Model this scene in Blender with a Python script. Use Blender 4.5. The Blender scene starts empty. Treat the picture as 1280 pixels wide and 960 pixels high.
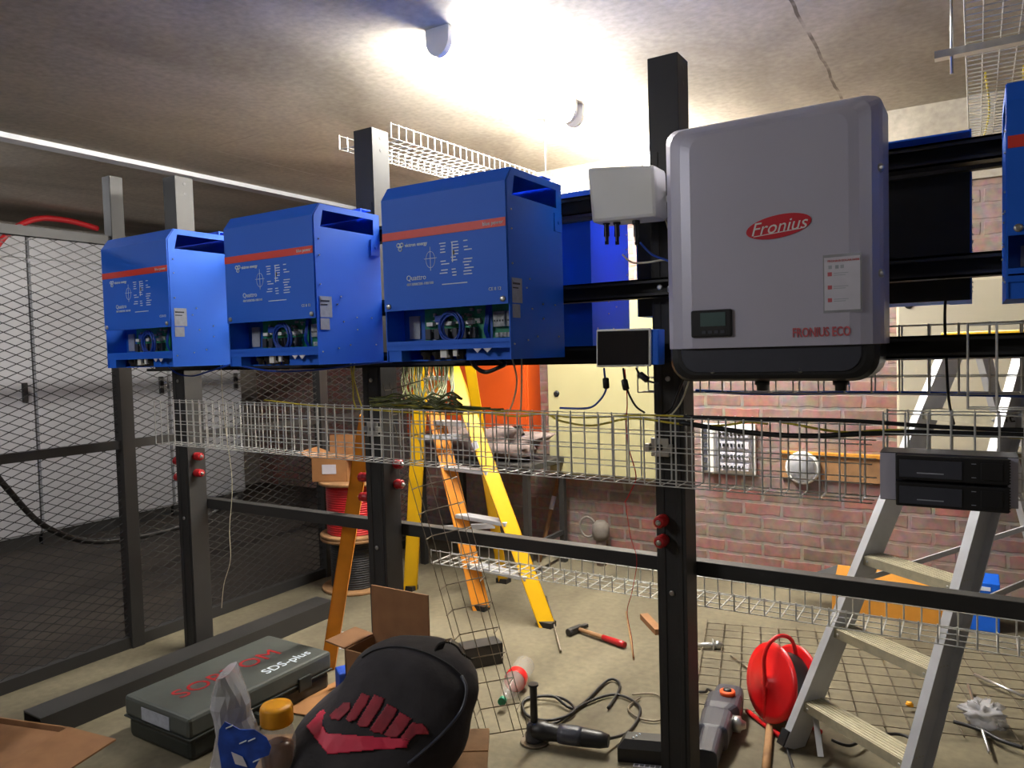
import bpy, math, random
from mathutils import Vector as V, Matrix, noise
from mathutils.bvhtree import BVHTree
random.seed(7)
SC = bpy.context.scene
COL = SC.collection
# ------------------------------------------------------------------ camera
F = 930.0
YAW, PITCH, ROLL = math.radians(32), math.atan(40 / F), 0.028
CAM = V((0, 0, 1.5))
fh = V((-math.sin(YAW), math.cos(YAW), 0)); r0 = V((math.cos(YAW), math.sin(YAW), 0))
fw = fh * math.cos(PITCH) + V((0, 0, -math.sin(PITCH)))
u0 = r0.cross(fw)
rt = r0 * math.cos(ROLL) - u0 * math.sin(ROLL)
up = u0 * math.cos(ROLL) + r0 * math.sin(ROLL)
cd = bpy.data.cameras.new('camera'); cam = bpy.data.objects.new('camera', cd); COL.objects.link(cam)
cd.sensor_width = 36; cd.lens = F / 1280 * 36; cd.clip_start = 0.02
m = Matrix((rt, up, -fw)).transposed().to_4x4(); m.translation = CAM
cam.matrix_world = m
SC.camera = cam

def ray(px, py):
    return fw + rt * ((px - 640) / F) + up * ((480 - py) / F)
def at(px, py, X=None, Y=None, Z=None):
    "the point of a real plane that is seen at a place of the photograph"
    d = ray(px, py)
    t = X / d.x if X is not None else Y / d.y if Y is not None else (Z - 1.5) / d.z
    return CAM + d * t
# ------------------------------------------------------------------ world, exposure
W = bpy.data.worlds.new('world'); SC.world = W; W.use_nodes = True
W.node_tree.nodes['Background'].inputs[0].default_value = (0.6, 0.65, 0.8, 1)
W.node_tree.nodes['Background'].inputs[1].default_value = 0.10
SC.view_settings.view_transform = 'Standard'; SC.view_settings.look = 'None'
SC.view_settings.exposure = 0.9; SC.view_settings.gamma = 1; SC.view_settings.use_curve_mapping = False
TUBE_E = 120.0      # fluorescent tubes over the rack
FRONT_E = 62.0     # fluorescent tubes behind the camera
# ------------------------------------------------------------------ materials
def c(r, g, b):
    return tuple((x / 255 / 12.92 if x / 255 <= .04045 else ((x / 255 + .055) / 1.055) ** 2.4) for x in (r, g, b))
def mat(name, col, rough=.5, metal=0., var=0., scale=8., bump=0., alpha=1., emit=0., trans=0.):
    m = bpy.data.materials.new(name); m.use_nodes = True
    nt = m.node_tree; b = nt.nodes['Principled BSDF']
    b.inputs['Base Color'].default_value = (*col, 1); b.inputs['Roughness'].default_value = rough
    b.inputs['Metallic'].default_value = metal
    if alpha < 1: b.inputs['Alpha'].default_value = alpha
    if trans: b.inputs['Transmission Weight'].default_value = trans; b.inputs['IOR'].default_value = 1.3
    if emit:
        b.inputs['Emission Color'].default_value = (*col, 1); b.inputs['Emission Strength'].default_value = emit
    if var or bump:
        tc = nt.nodes.new('ShaderNodeTexCoord'); n = nt.nodes.new('ShaderNodeTexNoise')
        n.inputs['Scale'].default_value = scale; n.inputs['Detail'].default_value = 6
        nt.links.new(tc.outputs['Object'], n.inputs['Vector'])
        if var:
            r = nt.nodes.new('ShaderNodeValToRGB')
            r.color_ramp.elements[0].position = .3; r.color_ramp.elements[1].position = .7
            r.color_ramp.elements[0].color = (*[x * (1 - var) for x in col], 1)
            r.color_ramp.elements[1].color = (*[min(1, x * (1 + var)) for x in col], 1)
            nt.links.new(n.outputs['Fac'], r.inputs['Fac']); nt.links.new(r.outputs['Color'], b.inputs['Base Color'])
        if bump:
            bp = nt.nodes.new('ShaderNodeBump'); bp.inputs['Strength'].default_value = bump
            bp.inputs['Distance'].default_value = .01
            nt.links.new(n.outputs['Fac'], bp.inputs['Height']); nt.links.new(bp.outputs['Normal'], b.inputs['Normal'])
    return m
M = dict(
    blue=mat('blue powder coat', c(0, 98, 222), .6, .0, .04, 3),
    dblue=mat('blue inner steel', c(0, 86, 180), .5, .0, .05, 5),
    red=mat('red stripe', c(226, 62, 50), .5),
    black=mat('black powder coat', c(44, 43, 42), .55, 0, .12, 6),
    bplast=mat('black plastic', c(30, 30, 32), .4, 0, .1, 20),
    dgrey=mat('dark grey plastic', c(62, 64, 74), .38, 0, .05, 20),
    silver=mat('silver grey powder coat', c(190, 188, 204), .38, .1, .02, 3),
    white=mat('white plastic', c(238, 238, 234), .4, 0, .02, 8),
    print_=mat('white print', c(225, 235, 245), .6),
    paper=mat('white paper label', c(212, 210, 220), .7, 0, .04, 40),
    glabel=mat('grey label', c(160, 165, 175), .6, 0, .12, 60),
    pcb=mat('green circuit board', c(30, 140, 104), .35, 0, .25, 40),
    comp=mat('white and grey components', c(165, 168, 165), .5, 0, .5, 70),
    steel=mat('bright zinc', c(200, 200, 198), .3, .9, .08, 30),
    wire=mat('galvanised wire', c(214, 214, 210), .35, .3, .1, 40),
    rust=mat('dull wire', c(120, 110, 95), .5, .6, .3, 40),
    alu=mat('aluminium', c(202, 204, 210), .38, .3, .08, 12, .05),
    tread=mat('worn aluminium tread', c(190, 184, 160), .55, .4, .15, 30),
    yellow=mat('yellow fibreglass', c(226, 176, 12), .35, 0, .06, 6),
    orange=mat('amber fibreglass', c(225, 140, 30), .4, 0, .15, 8),
    oboard=mat('orange painted steel', c(196, 76, 12), .5, 0, .05, 2),
    cream=mat('cream painted steel', c(176, 170, 128), .5, 0, .05, 2),
    cream2=mat('pale cream painted steel', c(190, 182, 158), .5, 0, .05, 2),
    cab=mat('white cabinet paint', c(176, 176, 180), .45, 0, .08, 1.2),
    card=mat('cardboard', c(168, 118, 72), .8, 0, .1, 15, .1),
    card2=mat('dull cardboard', c(140, 100, 66), .85, 0, .12, 15, .1),
    card3=mat('yellow brown cardboard', c(206, 140, 46), .8, 0, .08, 12),
    wood=mat('rough timber', c(150, 112, 74), .8, 0, .25, 14, .2),
    redp=mat('red enamel', c(212, 22, 26), .32, 0, .05, 10),
    redc=mat('red cable', c(190, 16, 24), .45, 0, .1, 50),
    ins=mat('red standoff insulator', c(170, 28, 34), .35),
    orangep=mat('orange plastic', c(240, 90, 30), .45),
    case=mat('grey tool case', c(74, 78, 74), .55, 0, .08, 20),
    case2=mat('dark green grey tool case', c(40, 44, 40), .5, 0, .1, 20),
    fabric=mat('black fabric', c(46, 42, 44), .85, 0, .35, 11, .9),
    swoosh=mat('crimson print', c(200, 32, 66), .6, 0, .08, 20),
    swoosh2=mat('faded crimson print', c(140, 32, 46), .7, 0, .3, 20),
    yell=mat('yellow lid', c(232, 158, 12), .4, 0, .05, 20),
    amber=mat('amber jar contents', c(100, 55, 30), .15, 0, .4, 20, 0, 1),
    film=mat('clear plastic film', c(190, 190, 195), .2, 0, .2, 12, .4, .5),
    pet=mat('clear bottle plastic', c(205, 200, 190), .1, 0, 0, 8, 0, .3),
    bluep=mat('blue printed label', c(30, 74, 176), .5, 0, .35, 24),
    bcab=mat('blue cable', c(24, 70, 170), .4),
    kcab=mat('black cable', c(24, 24, 26), .45),
    ycab=mat('yellow green cable', c(196, 178, 50), .5, 0, .35, 9),
    wcab=mat('white cable', c(205, 198, 170), .5),
    gcab=mat('olive green cable bundle', c(84, 88, 34), .55, 0, .6, 30),
    screen=mat('black glass', c(18, 18, 22), .12, 0, 0),
    lcd=mat('grey green display', c(78, 100, 98), .3),
    tube=mat('lit diffuser', (1, .96, .88), .5, emit=TUBE_E),
    tube2=mat('lit diffuser of the front lamps', (.96, .97, 1), .5, emit=FRONT_E),
    tube3=mat('lit diffuser over the cabinets', (.97, .97, 1), .5, emit=20),
    fill_tube=mat('lit diffuser of the added fill lamp', (1, .97, .93), .5, emit=9),
    frred=mat('logo red', c(204, 34, 52), .45),
    txtred=mat('dull red print', c(196, 96, 104), .6),
    stone=mat('grey pile', c(120, 105, 100), .8, 0, .4, 10, .6, ),
)
def brickmat():
    m = bpy.data.materials.new('smeared red brick'); m.use_nodes = True; nt = m.node_tree; N = nt.nodes; L = nt.links
    b = N['Principled BSDF']; b.inputs['Roughness'].default_value = .85
    tc = N.new('ShaderNodeTexCoord'); sp = N.new('ShaderNodeSeparateXYZ'); cb = N.new('ShaderNodeCombineXYZ')
    ad = N.new('ShaderNodeMath'); ad.operation = 'ADD'
    L.new(tc.outputs['Object'], sp.inputs[0]); L.new(sp.outputs['X'], ad.inputs[0]); L.new(sp.outputs['Y'], ad.inputs[1])
    L.new(ad.outputs[0], cb.inputs['X']); L.new(sp.outputs['Z'], cb.inputs['Y'])
    n0 = N.new('ShaderNodeTexNoise'); n0.inputs['Scale'].default_value = 14; L.new(tc.outputs['Object'], n0.inputs['Vector'])
    mx = N.new('ShaderNodeMixRGB'); mx.blend_type = 'ADD'; mx.inputs[0].default_value = .022
    L.new(cb.outputs[0], mx.inputs[1]); L.new(n0.outputs['Color'], mx.inputs[2])
    br = N.new('ShaderNodeTexBrick'); br.inputs['Scale'].default_value = 1
    br.inputs['Brick Width'].default_value = .235; br.inputs['Row Height'].default_value = .086
    br.inputs['Mortar Size'].default_value = .012; br.inputs['Mortar Smooth'].default_value = .4; br.inputs['Bias'].default_value = .0
    br.inputs['Color1'].default_value = (*c(156, 88, 76), 1); br.inputs['Color2'].default_value = (*c(112, 92, 82), 1)
    br.inputs['Mortar'].default_value = (*c(140, 124, 114), 1)
    L.new(mx.outputs[0], br.inputs['Vector'])
    n1 = N.new('ShaderNodeTexNoise'); n1.inputs['Scale'].default_value = 2.2; n1.inputs['Detail'].default_value = 8
    L.new(tc.outputs['Object'], n1.inputs['Vector'])
    r1 = N.new('ShaderNodeValToRGB'); r1.color_ramp.elements[0].position = .4; r1.color_ramp.elements[1].position = .62
    L.new(n1.outputs['Fac'], r1.inputs['Fac'])
    m2 = N.new('ShaderNodeMixRGB'); L.new(r1.outputs['Color'], m2.inputs[0]); L.new(br.outputs['Color'], m2.inputs[1])
    m2.inputs[2].default_value = (*c(142, 122, 114), 1)
    n2 = N.new('ShaderNodeTexNoise'); n2.inputs['Scale'].default_value = 22; L.new(tc.outputs['Object'], n2.inputs['Vector'])
    m3 = N.new('ShaderNodeMixRGB'); m3.blend_type = 'OVERLAY'; m3.inputs[0].default_value = .55
    L.new(m2.outputs[0], m3.inputs[1]); L.new(n2.outputs['Color'], m3.inputs[2])
    hs = N.new('ShaderNodeHueSaturation'); hs.inputs['Saturation'].default_value = .85; L.new(m3.outputs[0], hs.inputs['Color'])
    L.new(hs.outputs[0], b.inputs['Base Color'])
    bp = N.new('ShaderNodeBump'); bp.inputs['Strength'].default_value = .5; bp.inputs['Distance'].default_value = .01; bp.invert = True
    L.new(br.outputs['Fac'], bp.inputs['Height']); L.new(bp.outputs['Normal'], b.inputs['Normal'])
    return m
def concmat(name, base, dark, joints=None, s=1.2):
    m = bpy.data.materials.new(name); m.use_nodes = True; nt = m.node_tree; N = nt.nodes; L = nt.links
    b = N['Principled BSDF']; b.inputs['Roughness'].default_value = .8
    tc = N.new('ShaderNodeTexCoord')
    mp = N.new('ShaderNodeMapping'); mp.inputs['Scale'].default_value = (1, .45, 1); L.new(tc.outputs['Object'], mp.inputs[0])
    n = N.new('ShaderNodeTexNoise'); n.inputs['Scale'].default_value = s; n.inputs['Detail'].default_value = 9; n.inputs['Distortion'].default_value = .6
    L.new(mp.outputs[0], n.inputs['Vector'])
    r = N.new('ShaderNodeValToRGB'); r.color_ramp.elements[0].position = .33; r.color_ramp.elements[1].position = .64
    r.color_ramp.elements[0].color = (*dark, 1); r.color_ramp.elements[1].color = (*base, 1); L.new(n.outputs['Fac'], r.inputs['Fac'])
    n2 = N.new('ShaderNodeTexNoise'); n2.inputs['Scale'].default_value = 30; n2.inputs['Detail'].default_value = 6
    L.new(tc.outputs['Object'], n2.inputs['Vector'])
    ov = N.new('ShaderNodeMixRGB'); ov.blend_type = 'OVERLAY'; ov.inputs[0].default_value = .35
    L.new(r.outputs[0], ov.inputs[1]); L.new(n2.outputs['Fac'], ov.inputs[2])
    out = ov.outputs[0]
    if joints:
        sp = N.new('ShaderNodeSeparateXYZ')
        n3 = N.new('ShaderNodeTexNoise'); n3.inputs['Scale'].default_value = 3
        L.new(tc.outputs['Object'], n3.inputs['Vector'])
        wv = N.new('ShaderNodeMixRGB'); wv.blend_type = 'ADD'; wv.inputs[0].default_value = .05
        L.new(tc.outputs['Object'], wv.inputs[1]); L.new(n3.outputs['Color'], wv.inputs[2]); L.new(wv.outputs[0], sp.inputs[0])
        for ax, v, w, col in joints:
            a = N.new('ShaderNodeMath'); a.operation = 'SUBTRACT'; L.new(sp.outputs[ax], a.inputs[0]); a.inputs[1].default_value = v + .025
            q = N.new('ShaderNodeMath'); q.operation = 'ABSOLUTE'; L.new(a.outputs[0], q.inputs[0])
            l = N.new('ShaderNodeMath'); l.operation = 'LESS_THAN'; L.new(q.outputs[0], l.inputs[0]); l.inputs[1].default_value = w
            k = N.new('ShaderNodeMath'); k.operation = 'MULTIPLY'; L.new(l.outputs[0], k.inputs[0])
            g = N.new('ShaderNodeValToRGB'); g.color_ramp.elements[0].position = .4; g.color_ramp.elements[1].position = .55
            n4 = N.new('ShaderNodeTexNoise'); n4.inputs['Scale'].default_value = 5; L.new(tc.outputs['Object'], n4.inputs['Vector'])
            L.new(n4.outputs['Fac'], g.inputs[0]); L.new(g.outputs[0], k.inputs[1])
            mx = N.new('ShaderNodeMixRGB'); L.new(k.outputs[0], mx.inputs[0]); L.new(out, mx.inputs[1]); mx.inputs[2].default_value = (*col, 1)
            out = mx.outputs[0]
    L.new(out, b.inputs['Base Color'])
    bp = N.new('ShaderNodeBump'); bp.inputs['Strength'].default_value = .12; bp.inputs['Distance'].default_value = .006
    L.new(n2.outputs['Fac'], bp.inputs['Height']); L.new(bp.outputs['Normal'], b.inputs['Normal'])
    return m
M['brick'] = brickmat()
M['ceil'] = concmat('shuttered concrete', c(196, 188, 172), c(146, 138, 124),
    [('X', -4.0, .006, c(205, 200, 190)), ('X', -.6, .007, c(96, 86, 74)), ('Y', 2.95, .005, c(175, 165, 150)), ('X', 2.6, .01, c(70, 60, 50)), ('Y', 6.0, .01, c(170, 160, 150))], 1.3)
M['floor'] = concmat('dusty concrete', c(120, 112, 90), c(84, 77, 60), None, 1.6)
M['plaster'] = concmat('grey plaster', c(128, 120, 112), c(90, 84, 78), None, 1.5)
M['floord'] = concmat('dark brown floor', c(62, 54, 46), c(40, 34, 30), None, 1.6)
# ------------------------------------------------------------------ mesh builder
class MB:
    def __init__(s): s.v = []; s.f = []; s.sm = []
    def add(s, vs, fs, smooth=False):
        k = len(s.v); s.v += [V(p) for p in vs]; s.f += [tuple(i + k for i in f) for f in fs]; s.sm += [smooth] * len(fs); return s
    def box(s, x0, x1, y0, y1, z0, z1):
        return s.add([(x, y, z) for z in (z0, z1) for y in (y0, y1) for x in (x0, x1)],
            [(0, 2, 3, 1), (4, 5, 7, 6), (0, 1, 5, 4), (2, 6, 7, 3), (0, 4, 6, 2), (1, 3, 7, 5)])
    def obox(s, o, a, b, d):          # corner o and three edge vectors
        o, a, b, d = V(o), V(a), V(b), V(d)
        return s.add([o + a * i + b * j + d * k for k in (0, 1) for j in (0, 1) for i in (0, 1)],
            [(0, 2, 3, 1), (4, 5, 7, 6), (0, 1, 5, 4), (2, 6, 7, 3), (0, 4, 6, 2), (1, 3, 7, 5)])
    def bar(s, p, q, w, h, upv=(0, 0, 1)):
        p, q = V(p), V(q); d = (q - p).normalized(); a = d.cross(V(upv)).normalized(); b = a.cross(d)
        return s.obox(p - a * w / 2 - b * h / 2, a * w, b * h, q - p)
    def tube(s, pts, r, n=6, closed=False, smooth=True):
        pts = [V(p) for p in pts]; N = len(pts); rs = r if isinstance(r, (list, tuple)) else [r] * N
        base = len(s.v); nv = None
        for i, p in enumerate(pts):
            if closed: d = pts[(i + 1) % N] - pts[i - 1]
            else: d = pts[min(i + 1, N - 1)] - pts[max(i - 1, 0)]
            d = d.normalized() if d.length > 1e-9 else V((0, 0, 1))
            if nv is None: nv = d.orthogonal().normalized()
            nv = (nv - d * nv.dot(d)); nv = nv.normalized() if nv.length > 1e-6 else d.orthogonal().normalized()
            b = d.cross(nv)
            for k in range(n):
                a = 2 * math.pi * k / n
                s.v.append(p + (nv * math.cos(a) + b * math.sin(a)) * rs[i])
        for i in range(N if closed else N - 1):
            for k in range(n):
                a0 = base + i * n; a1 = base + ((i + 1) % N) * n
                s.f.append((a0 + k, a0 + (k + 1) % n, a1 + (k + 1) % n, a1 + k)); s.sm.append(smooth and n > 4)
        if not closed:
            s.f.append(tuple(base + k for k in reversed(range(n)))); s.sm.append(False)
            s.f.append(tuple(base + (N - 1) * n + k for k in range(n))); s.sm.append(False)
        return s
    def cyl(s, p, q, r, r2=None, n=16):
        return s.tube([p, q], [r, r if r2 is None else r2], n)
    def lathe(s, o, prof, n=24, ax=(0, 0, 1)):      # prof: (radius, height)
        o = V(o); ax = V(ax).normalized(); a = ax.orthogonal().normalized(); b = ax.cross(a); base = len(s.v)
        for r, h in prof:
            for k in range(n):
                t = 2 * math.pi * k / n; s.v.append(o + ax * h + (a * math.cos(t) + b * math.sin(t)) * max(r, 1e-5))
        for i in range(len(prof) - 1):
            for k in range(n):
                s.f.append((base + i * n + k, base + i * n + (k + 1) % n, base + (i + 1) * n + (k + 1) % n, base + (i + 1) * n + k)); s.sm.append(True)
        s.f.append(tuple(base + k for k in reversed(range(n)))); s.sm.append(False)
        s.f.append(tuple(base + (len(prof) - 1) * n + k for k in range(n))); s.sm.append(False)
        return s
    def rings(s, rings, smooth=True, cap=True):
        base = len(s.v); n = len(rings[0])
        for r in rings: s.v += [V(p) for p in r]
        for i in range(len(rings) - 1):
            for k in range(n):
                s.f.append((base + i * n + k, base + i * n + (k + 1) % n, base + (i + 1) * n + (k + 1) % n, base + (i + 1) * n + k)); s.sm.append(smooth)
        if cap:
            s.f.append(tuple(base + k for k in reversed(range(n)))); s.sm.append(False)
            s.f.append(tuple(base + (len(rings) - 1) * n + k for k in range(n))); s.sm.append(False)
        return s
    def prism(s, pts, d):             # polygon of 3-D points pushed along d
        pts = [V(p) for p in pts]; n = len(pts); d = V(d)
        return s.add(pts + [p + d for p in pts], [tuple(reversed(range(n))), tuple(range(n, 2 * n))] + [(i, (i + 1) % n, (i + 1) % n + n, i + n) for i in range(n)])
    def build(s, name, mt, parent=None, bevel=0., label=None, kind=None):
        me = bpy.data.meshes.new(name); me.from_pydata(s.v, [], s.f); me.update()
        me.polygons.foreach_set('use_smooth', s.sm)
        me.materials.append(M[mt] if isinstance(mt, str) else mt)
        o = bpy.data.objects.new(name, me); return fin(o, parent, bevel, label, kind)
def fin(o, parent=None, bevel=0., label=None, kind=None):
    COL.objects.link(o)
    if parent is not None:
        o.parent = parent
        if parent.type == 'EMPTY' and not parent.get('_l'): o.matrix_parent_inverse = Matrix.Translation(-parent.location)
    if bevel:
        b = o.modifiers.new('bevel', 'BEVEL'); b.width = bevel; b.segments = 2; b.limit_method = 'ANGLE'
    if label: o['label'] = label
    if kind: o['kind'] = kind
    return o
def tag(o, label, cat, group=None):
    o['label'] = label; o['category'] = cat
    if group: o['group'] = group
    return o
def thing(name, loc, label, cat, group=None):       # parts are written in room coordinates
    o = bpy.data.objects.new(name, None); COL.objects.link(o); o.location = loc; o.empty_display_size = .05
    return tag(o, label, cat, group)
def local(name, label, cat, group=None):            # parts are written in the thing's own coordinates
    o = thing(name, (0, 0, 0), label, cat, group); o['_l'] = 1; return o
def kids(o): return [x for x in COL.objects if x.parent == o]
def dup(o, parent=None):
    cpy = o.copy(); COL.objects.link(cpy)
    if parent is not None: cpy.parent = parent
    for k in kids(o): dup(k, cpy)
    return cpy
def text(name, body, size, mt, loc, parent=None, rot=(math.pi / 2, 0, 0), ext=.0006, align='LEFT', label=None, shear=0., stretch=1., bold=0.):
    cu = bpy.data.curves.new(name, 'FONT'); cu.body = body; cu.size = size; cu.extrude = ext; cu.offset = bold; cu.align_x = align; cu.shear = shear
    cu.resolution_u = 3
    t = bpy.data.objects.new(name + '_source', cu); COL.objects.link(t)
    bpy.context.view_layer.update()
    me = bpy.data.meshes.new_from_object(t.evaluated_get(bpy.context.evaluated_depsgraph_get()))
    COL.objects.unlink(t); bpy.data.objects.remove(t)
    from mathutils import Euler
    R = Euler(rot).to_matrix().to_4x4(); R.translation = V(loc)
    me.transform(Matrix.Diagonal((stretch, 1, 1, 1))); me.transform(R); me.materials.clear(); me.materials.append(M[mt])
    o = bpy.data.objects.new(name, me); return fin(o, parent, 0, label)
def smooth(pts, n=6):
    pts = [V(p) for p in pts]; out = []
    P = [pts[0]] + pts + [pts[-1]]
    for i in range(1, len(P) - 2):
        a, b, d, e = P[i - 1:i + 3]
        for k in range(n):
            t = k / n; out.append(.5 * ((2 * b) + (d - a) * t + (2 * a - 5 * b + 4 * d - e) * t * t + (3 * b - a - 3 * d + e) * t ** 3))
    return out + [pts[-1]]
def cable(name, pts, r, mt, label, cat='cable', group=None, n=6, s=6):
    o = MB().tube(smooth(pts, s), r, n).build(name, mt); return tag(o, label, cat, group)
def struct(name, mb, mt):
    o = mb.build(name, mt); o['kind'] = 'structure'; return o
def screw(mb, p, r=.005, ax=(0, -1, 0)):
    mb.lathe(p, [(r, 0), (r, .002), (r * .6, .0035)], 10, ax)
# ------------------------------------------------------------------ the room
H = 2.8; WY = 4.78
struct('floor', MB().box(-3.8, 4, -3, 6.5, -.1, 0), 'floor')
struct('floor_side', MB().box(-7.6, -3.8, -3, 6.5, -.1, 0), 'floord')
struct('ceiling', MB().box(-7.6, 4, -3, 6.5, H, H + .15), 'ceil')
struct('wall_back', MB().box(-4.3, 4, WY, WY + .22, 0, H), 'brick')
struct('wall_far', MB().box(-7.6, -4.3, 6.0, 6.2, 0, H), 'brick')
struct('wall_inner', MB().box(-4.3, -4.08, WY + .22, 6.0, 0, H), 'brick')
struct('wall_left', MB().box(-7.6, -7.4, -3, 6.0, 0, H), 'plaster')
struct('wall_right', MB().box(3.8, 4, -3, WY, 0, H), 'plaster')
struct('wall_front', MB().box(-7.4, 3.8, -3, -2.8, 0, H), 'plaster')
struct('trim_2', MB().box(-4.3, 3.8, WY - .02, WY, 2.36, H), 'ceil')
struct('trim_1', MB().box(-4.3, 3.8, WY - .035, WY, 0, .1), 'plaster')
# ------------------------------------------------------------------ lamps
def lamp(x, y0, L, mt, label, group):
    t = thing('ceiling_light', (x, y0 + L / 2, H), label, 'ceiling light', group)
    MB().box(x - .035, x + .035, y0 + .03, y0 + L - .03, H - .045, H).build('housing', 'white', t, .006)
    pr = [(x + .055 * math.cos(a), x, H - .04 - .07 * math.sin(a)) for a in [math.pi * k / 10 for k in range(11)]]
    MB().rings([[(p[0], yy, p[2]) for p in pr] for yy in (y0 + .05, y0 + L - .05)]).build('diffuser', mt, t)
    for yy in (y0 + .02, y0 + L - .05):
        MB().rings([[(x + (p[0] - x) * 1.06, y_, min(H - .001, H - .04 - (H - .04 - p[2]) * 1.05) if p[2] < H - .04 - 1e-6 else H - .001) for p in pr] for y_ in (yy, yy + .03)], False).build('end_cap', 'white', t)
lamp(-1.82, 2.4, 1.16, 'tube', 'lit fluorescent batten on ceiling, the one nearer the rack posts', 'lit battens over the rack')
lamp(-1.82, 3.58, 1.16, 'tube', 'lit fluorescent batten on ceiling, the one meeting the brick wall', 'lit battens over the rack')
lamp(-3.1, -1.2, 1.2, 'tube2', 'fluorescent batten behind the viewpoint', None)
lamp(1.9, -1.2, 1.2, 'fill_tube', 'added fill batten, unseen behind the viewpoint at its right', None)  # unseen fill lamp, added to lift the rails and ladder at right
lamp(-5.6, .95, 1.2, 'tube3', 'fluorescent batten over the cabinets beyond the cage', None)
# ------------------------------------------------------------------ the steel rack
rack = thing('steel_rack', (-1.4, 2.35, 0), 'black steel rack of posts and rails carrying the blue and grey inverters', 'rack')
PT = 2.425
def post(x0, red=True):
    x1 = x0 + .1
    b = MB().box(x0, x1, 2.3, 2.4, 0, PT)
    b.box(x0 + .012, x0 + .03, 2.297, 2.3, .02, PT - .3).box(x1 - .03, x1 - .012, 2.297, 2.3, .02, PT - .3)
    o = b.build('post', 'black', rack, .004)
    for z in (1.98, 1.69, 1.483, 1.40, .70):
        s = MB(); screw(s, (x0 + .05, 2.297 if z in (1.40, .70) else 2.24, z), .009); s.build('bolt', 'steel', o)
    for z in (PT - .035, PT - .085): MB().lathe((x1 + .0005, 2.35, z), [(.007, 0), (.006, .0005)], 10, (1, 0, 0)).build('bolt_hole', 'bplast', o)
    return o
P3 = post(-.893); P2 = post(-2.172); P1 = post(-3.48); P4 = post(.42)
for z in (1.98, 1.69, 1.483):
    b = MB().box(-3.6, .75, 2.24, 2.296, z - .03, z - .024).box(-3.6, .75, 2.24, 2.296, z + .024, z + .03).box(-3.6, .75, 2.288, 2.296, z - .03, z + .03)
    b.box(-3.6, .75, 2.24, 2.243, z - .03, z - .016).box(-3.6, .75, 2.24, 2.243, z + .016, z + .03)
    b.build('rail', 'black', rack)
MB().box(-3.5, .9, 2.402, 2.45, .735, .785).build('crossbeam', 'black', rack, .002)
for z, a, b_ in ((1.98, -1.75, .1), (1.69, -1.75, .1)):
    MB().box(a, b_, 2.402, 2.43, z - .02, z + .02).build('rear_rail', 'black', rack)
def insulator(o, x, y, z, ax):
    b = MB().lathe((x, y, z), [(.014, 0), (.02, .006), (.016, .014), (.021, .022), (.021, .03), (.016, .038), (.02, .046), (.014, .052)], 16, ax)
    i = b.build('insulator', 'ins', o)
    MB().lathe(V((x, y, z)) + V(ax) * .052, [(.009, 0), (.009, .004), (.004, .005), (.004, .012)], 8, ax).build('stud', 'steel', i)
for z in (.94, .875): insulator(P3, -.865, 2.297, z, (0, -1, 0))
for z in (1.03, .955, .93 - .05):
    pass
for z in (.985, .90):
    insulator(P2, -2.185, 2.33, z, (-1, 0, 0)); insulator(P2, -2.085, 2.37, z + .06, (1, 0, 0))
    insulator(P1, -3.48, 2.33, z, (-1, 0, 0)); insulator(P1, -3.38, 2.34, z + .03, (1, 0, 0))
MB().box(-3.5, -3.36, 2.26, 2.44, 0, .012).build('foot_plate', 'black', P1)
def clip(x, z):
    b = MB().box(x - .03, x + .03, 2.27, 2.274, z - .03, z + .03)
    b.box(x - .045, x - .03, 2.255, 2.274, z - .012, z + .012).box(x + .03, x + .045, 2.255, 2.274, z - .012, z + .012)
    b.box(x - .03, x + .03, 2.274, 2.297, z - .03, z - .024)
    return b
for P, x, z in ((P3, -.865, 1.18), (P2, -2.10, 1.2)):
    o = clip(x, z).build('tray_bracket', 'steel', P, .002)
    MB().lathe((x, 2.27, z), [(.012, 0), (.01, .006)], 8, (0, -1, 0)).build('bolt', 'bplast', o)
fb = thing('floor_beam', (-3.2, 2.2, 0), 'black steel channel lying on the floor behind the tool case', 'beam')
MB().box(-3.3, -3.16, 1.45, 3.04, .088, .095).box(-3.3, -3.294, 1.45, 3.04, 0, .088).box(-3.166, -3.16, 1.45, 3.04, 0, .088).build('channel', 'black', fb)
MB().box(-3.294, -3.166, 3.025, 3.03, .0, .088).build('end_plate', 'bplast', fb)
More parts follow.
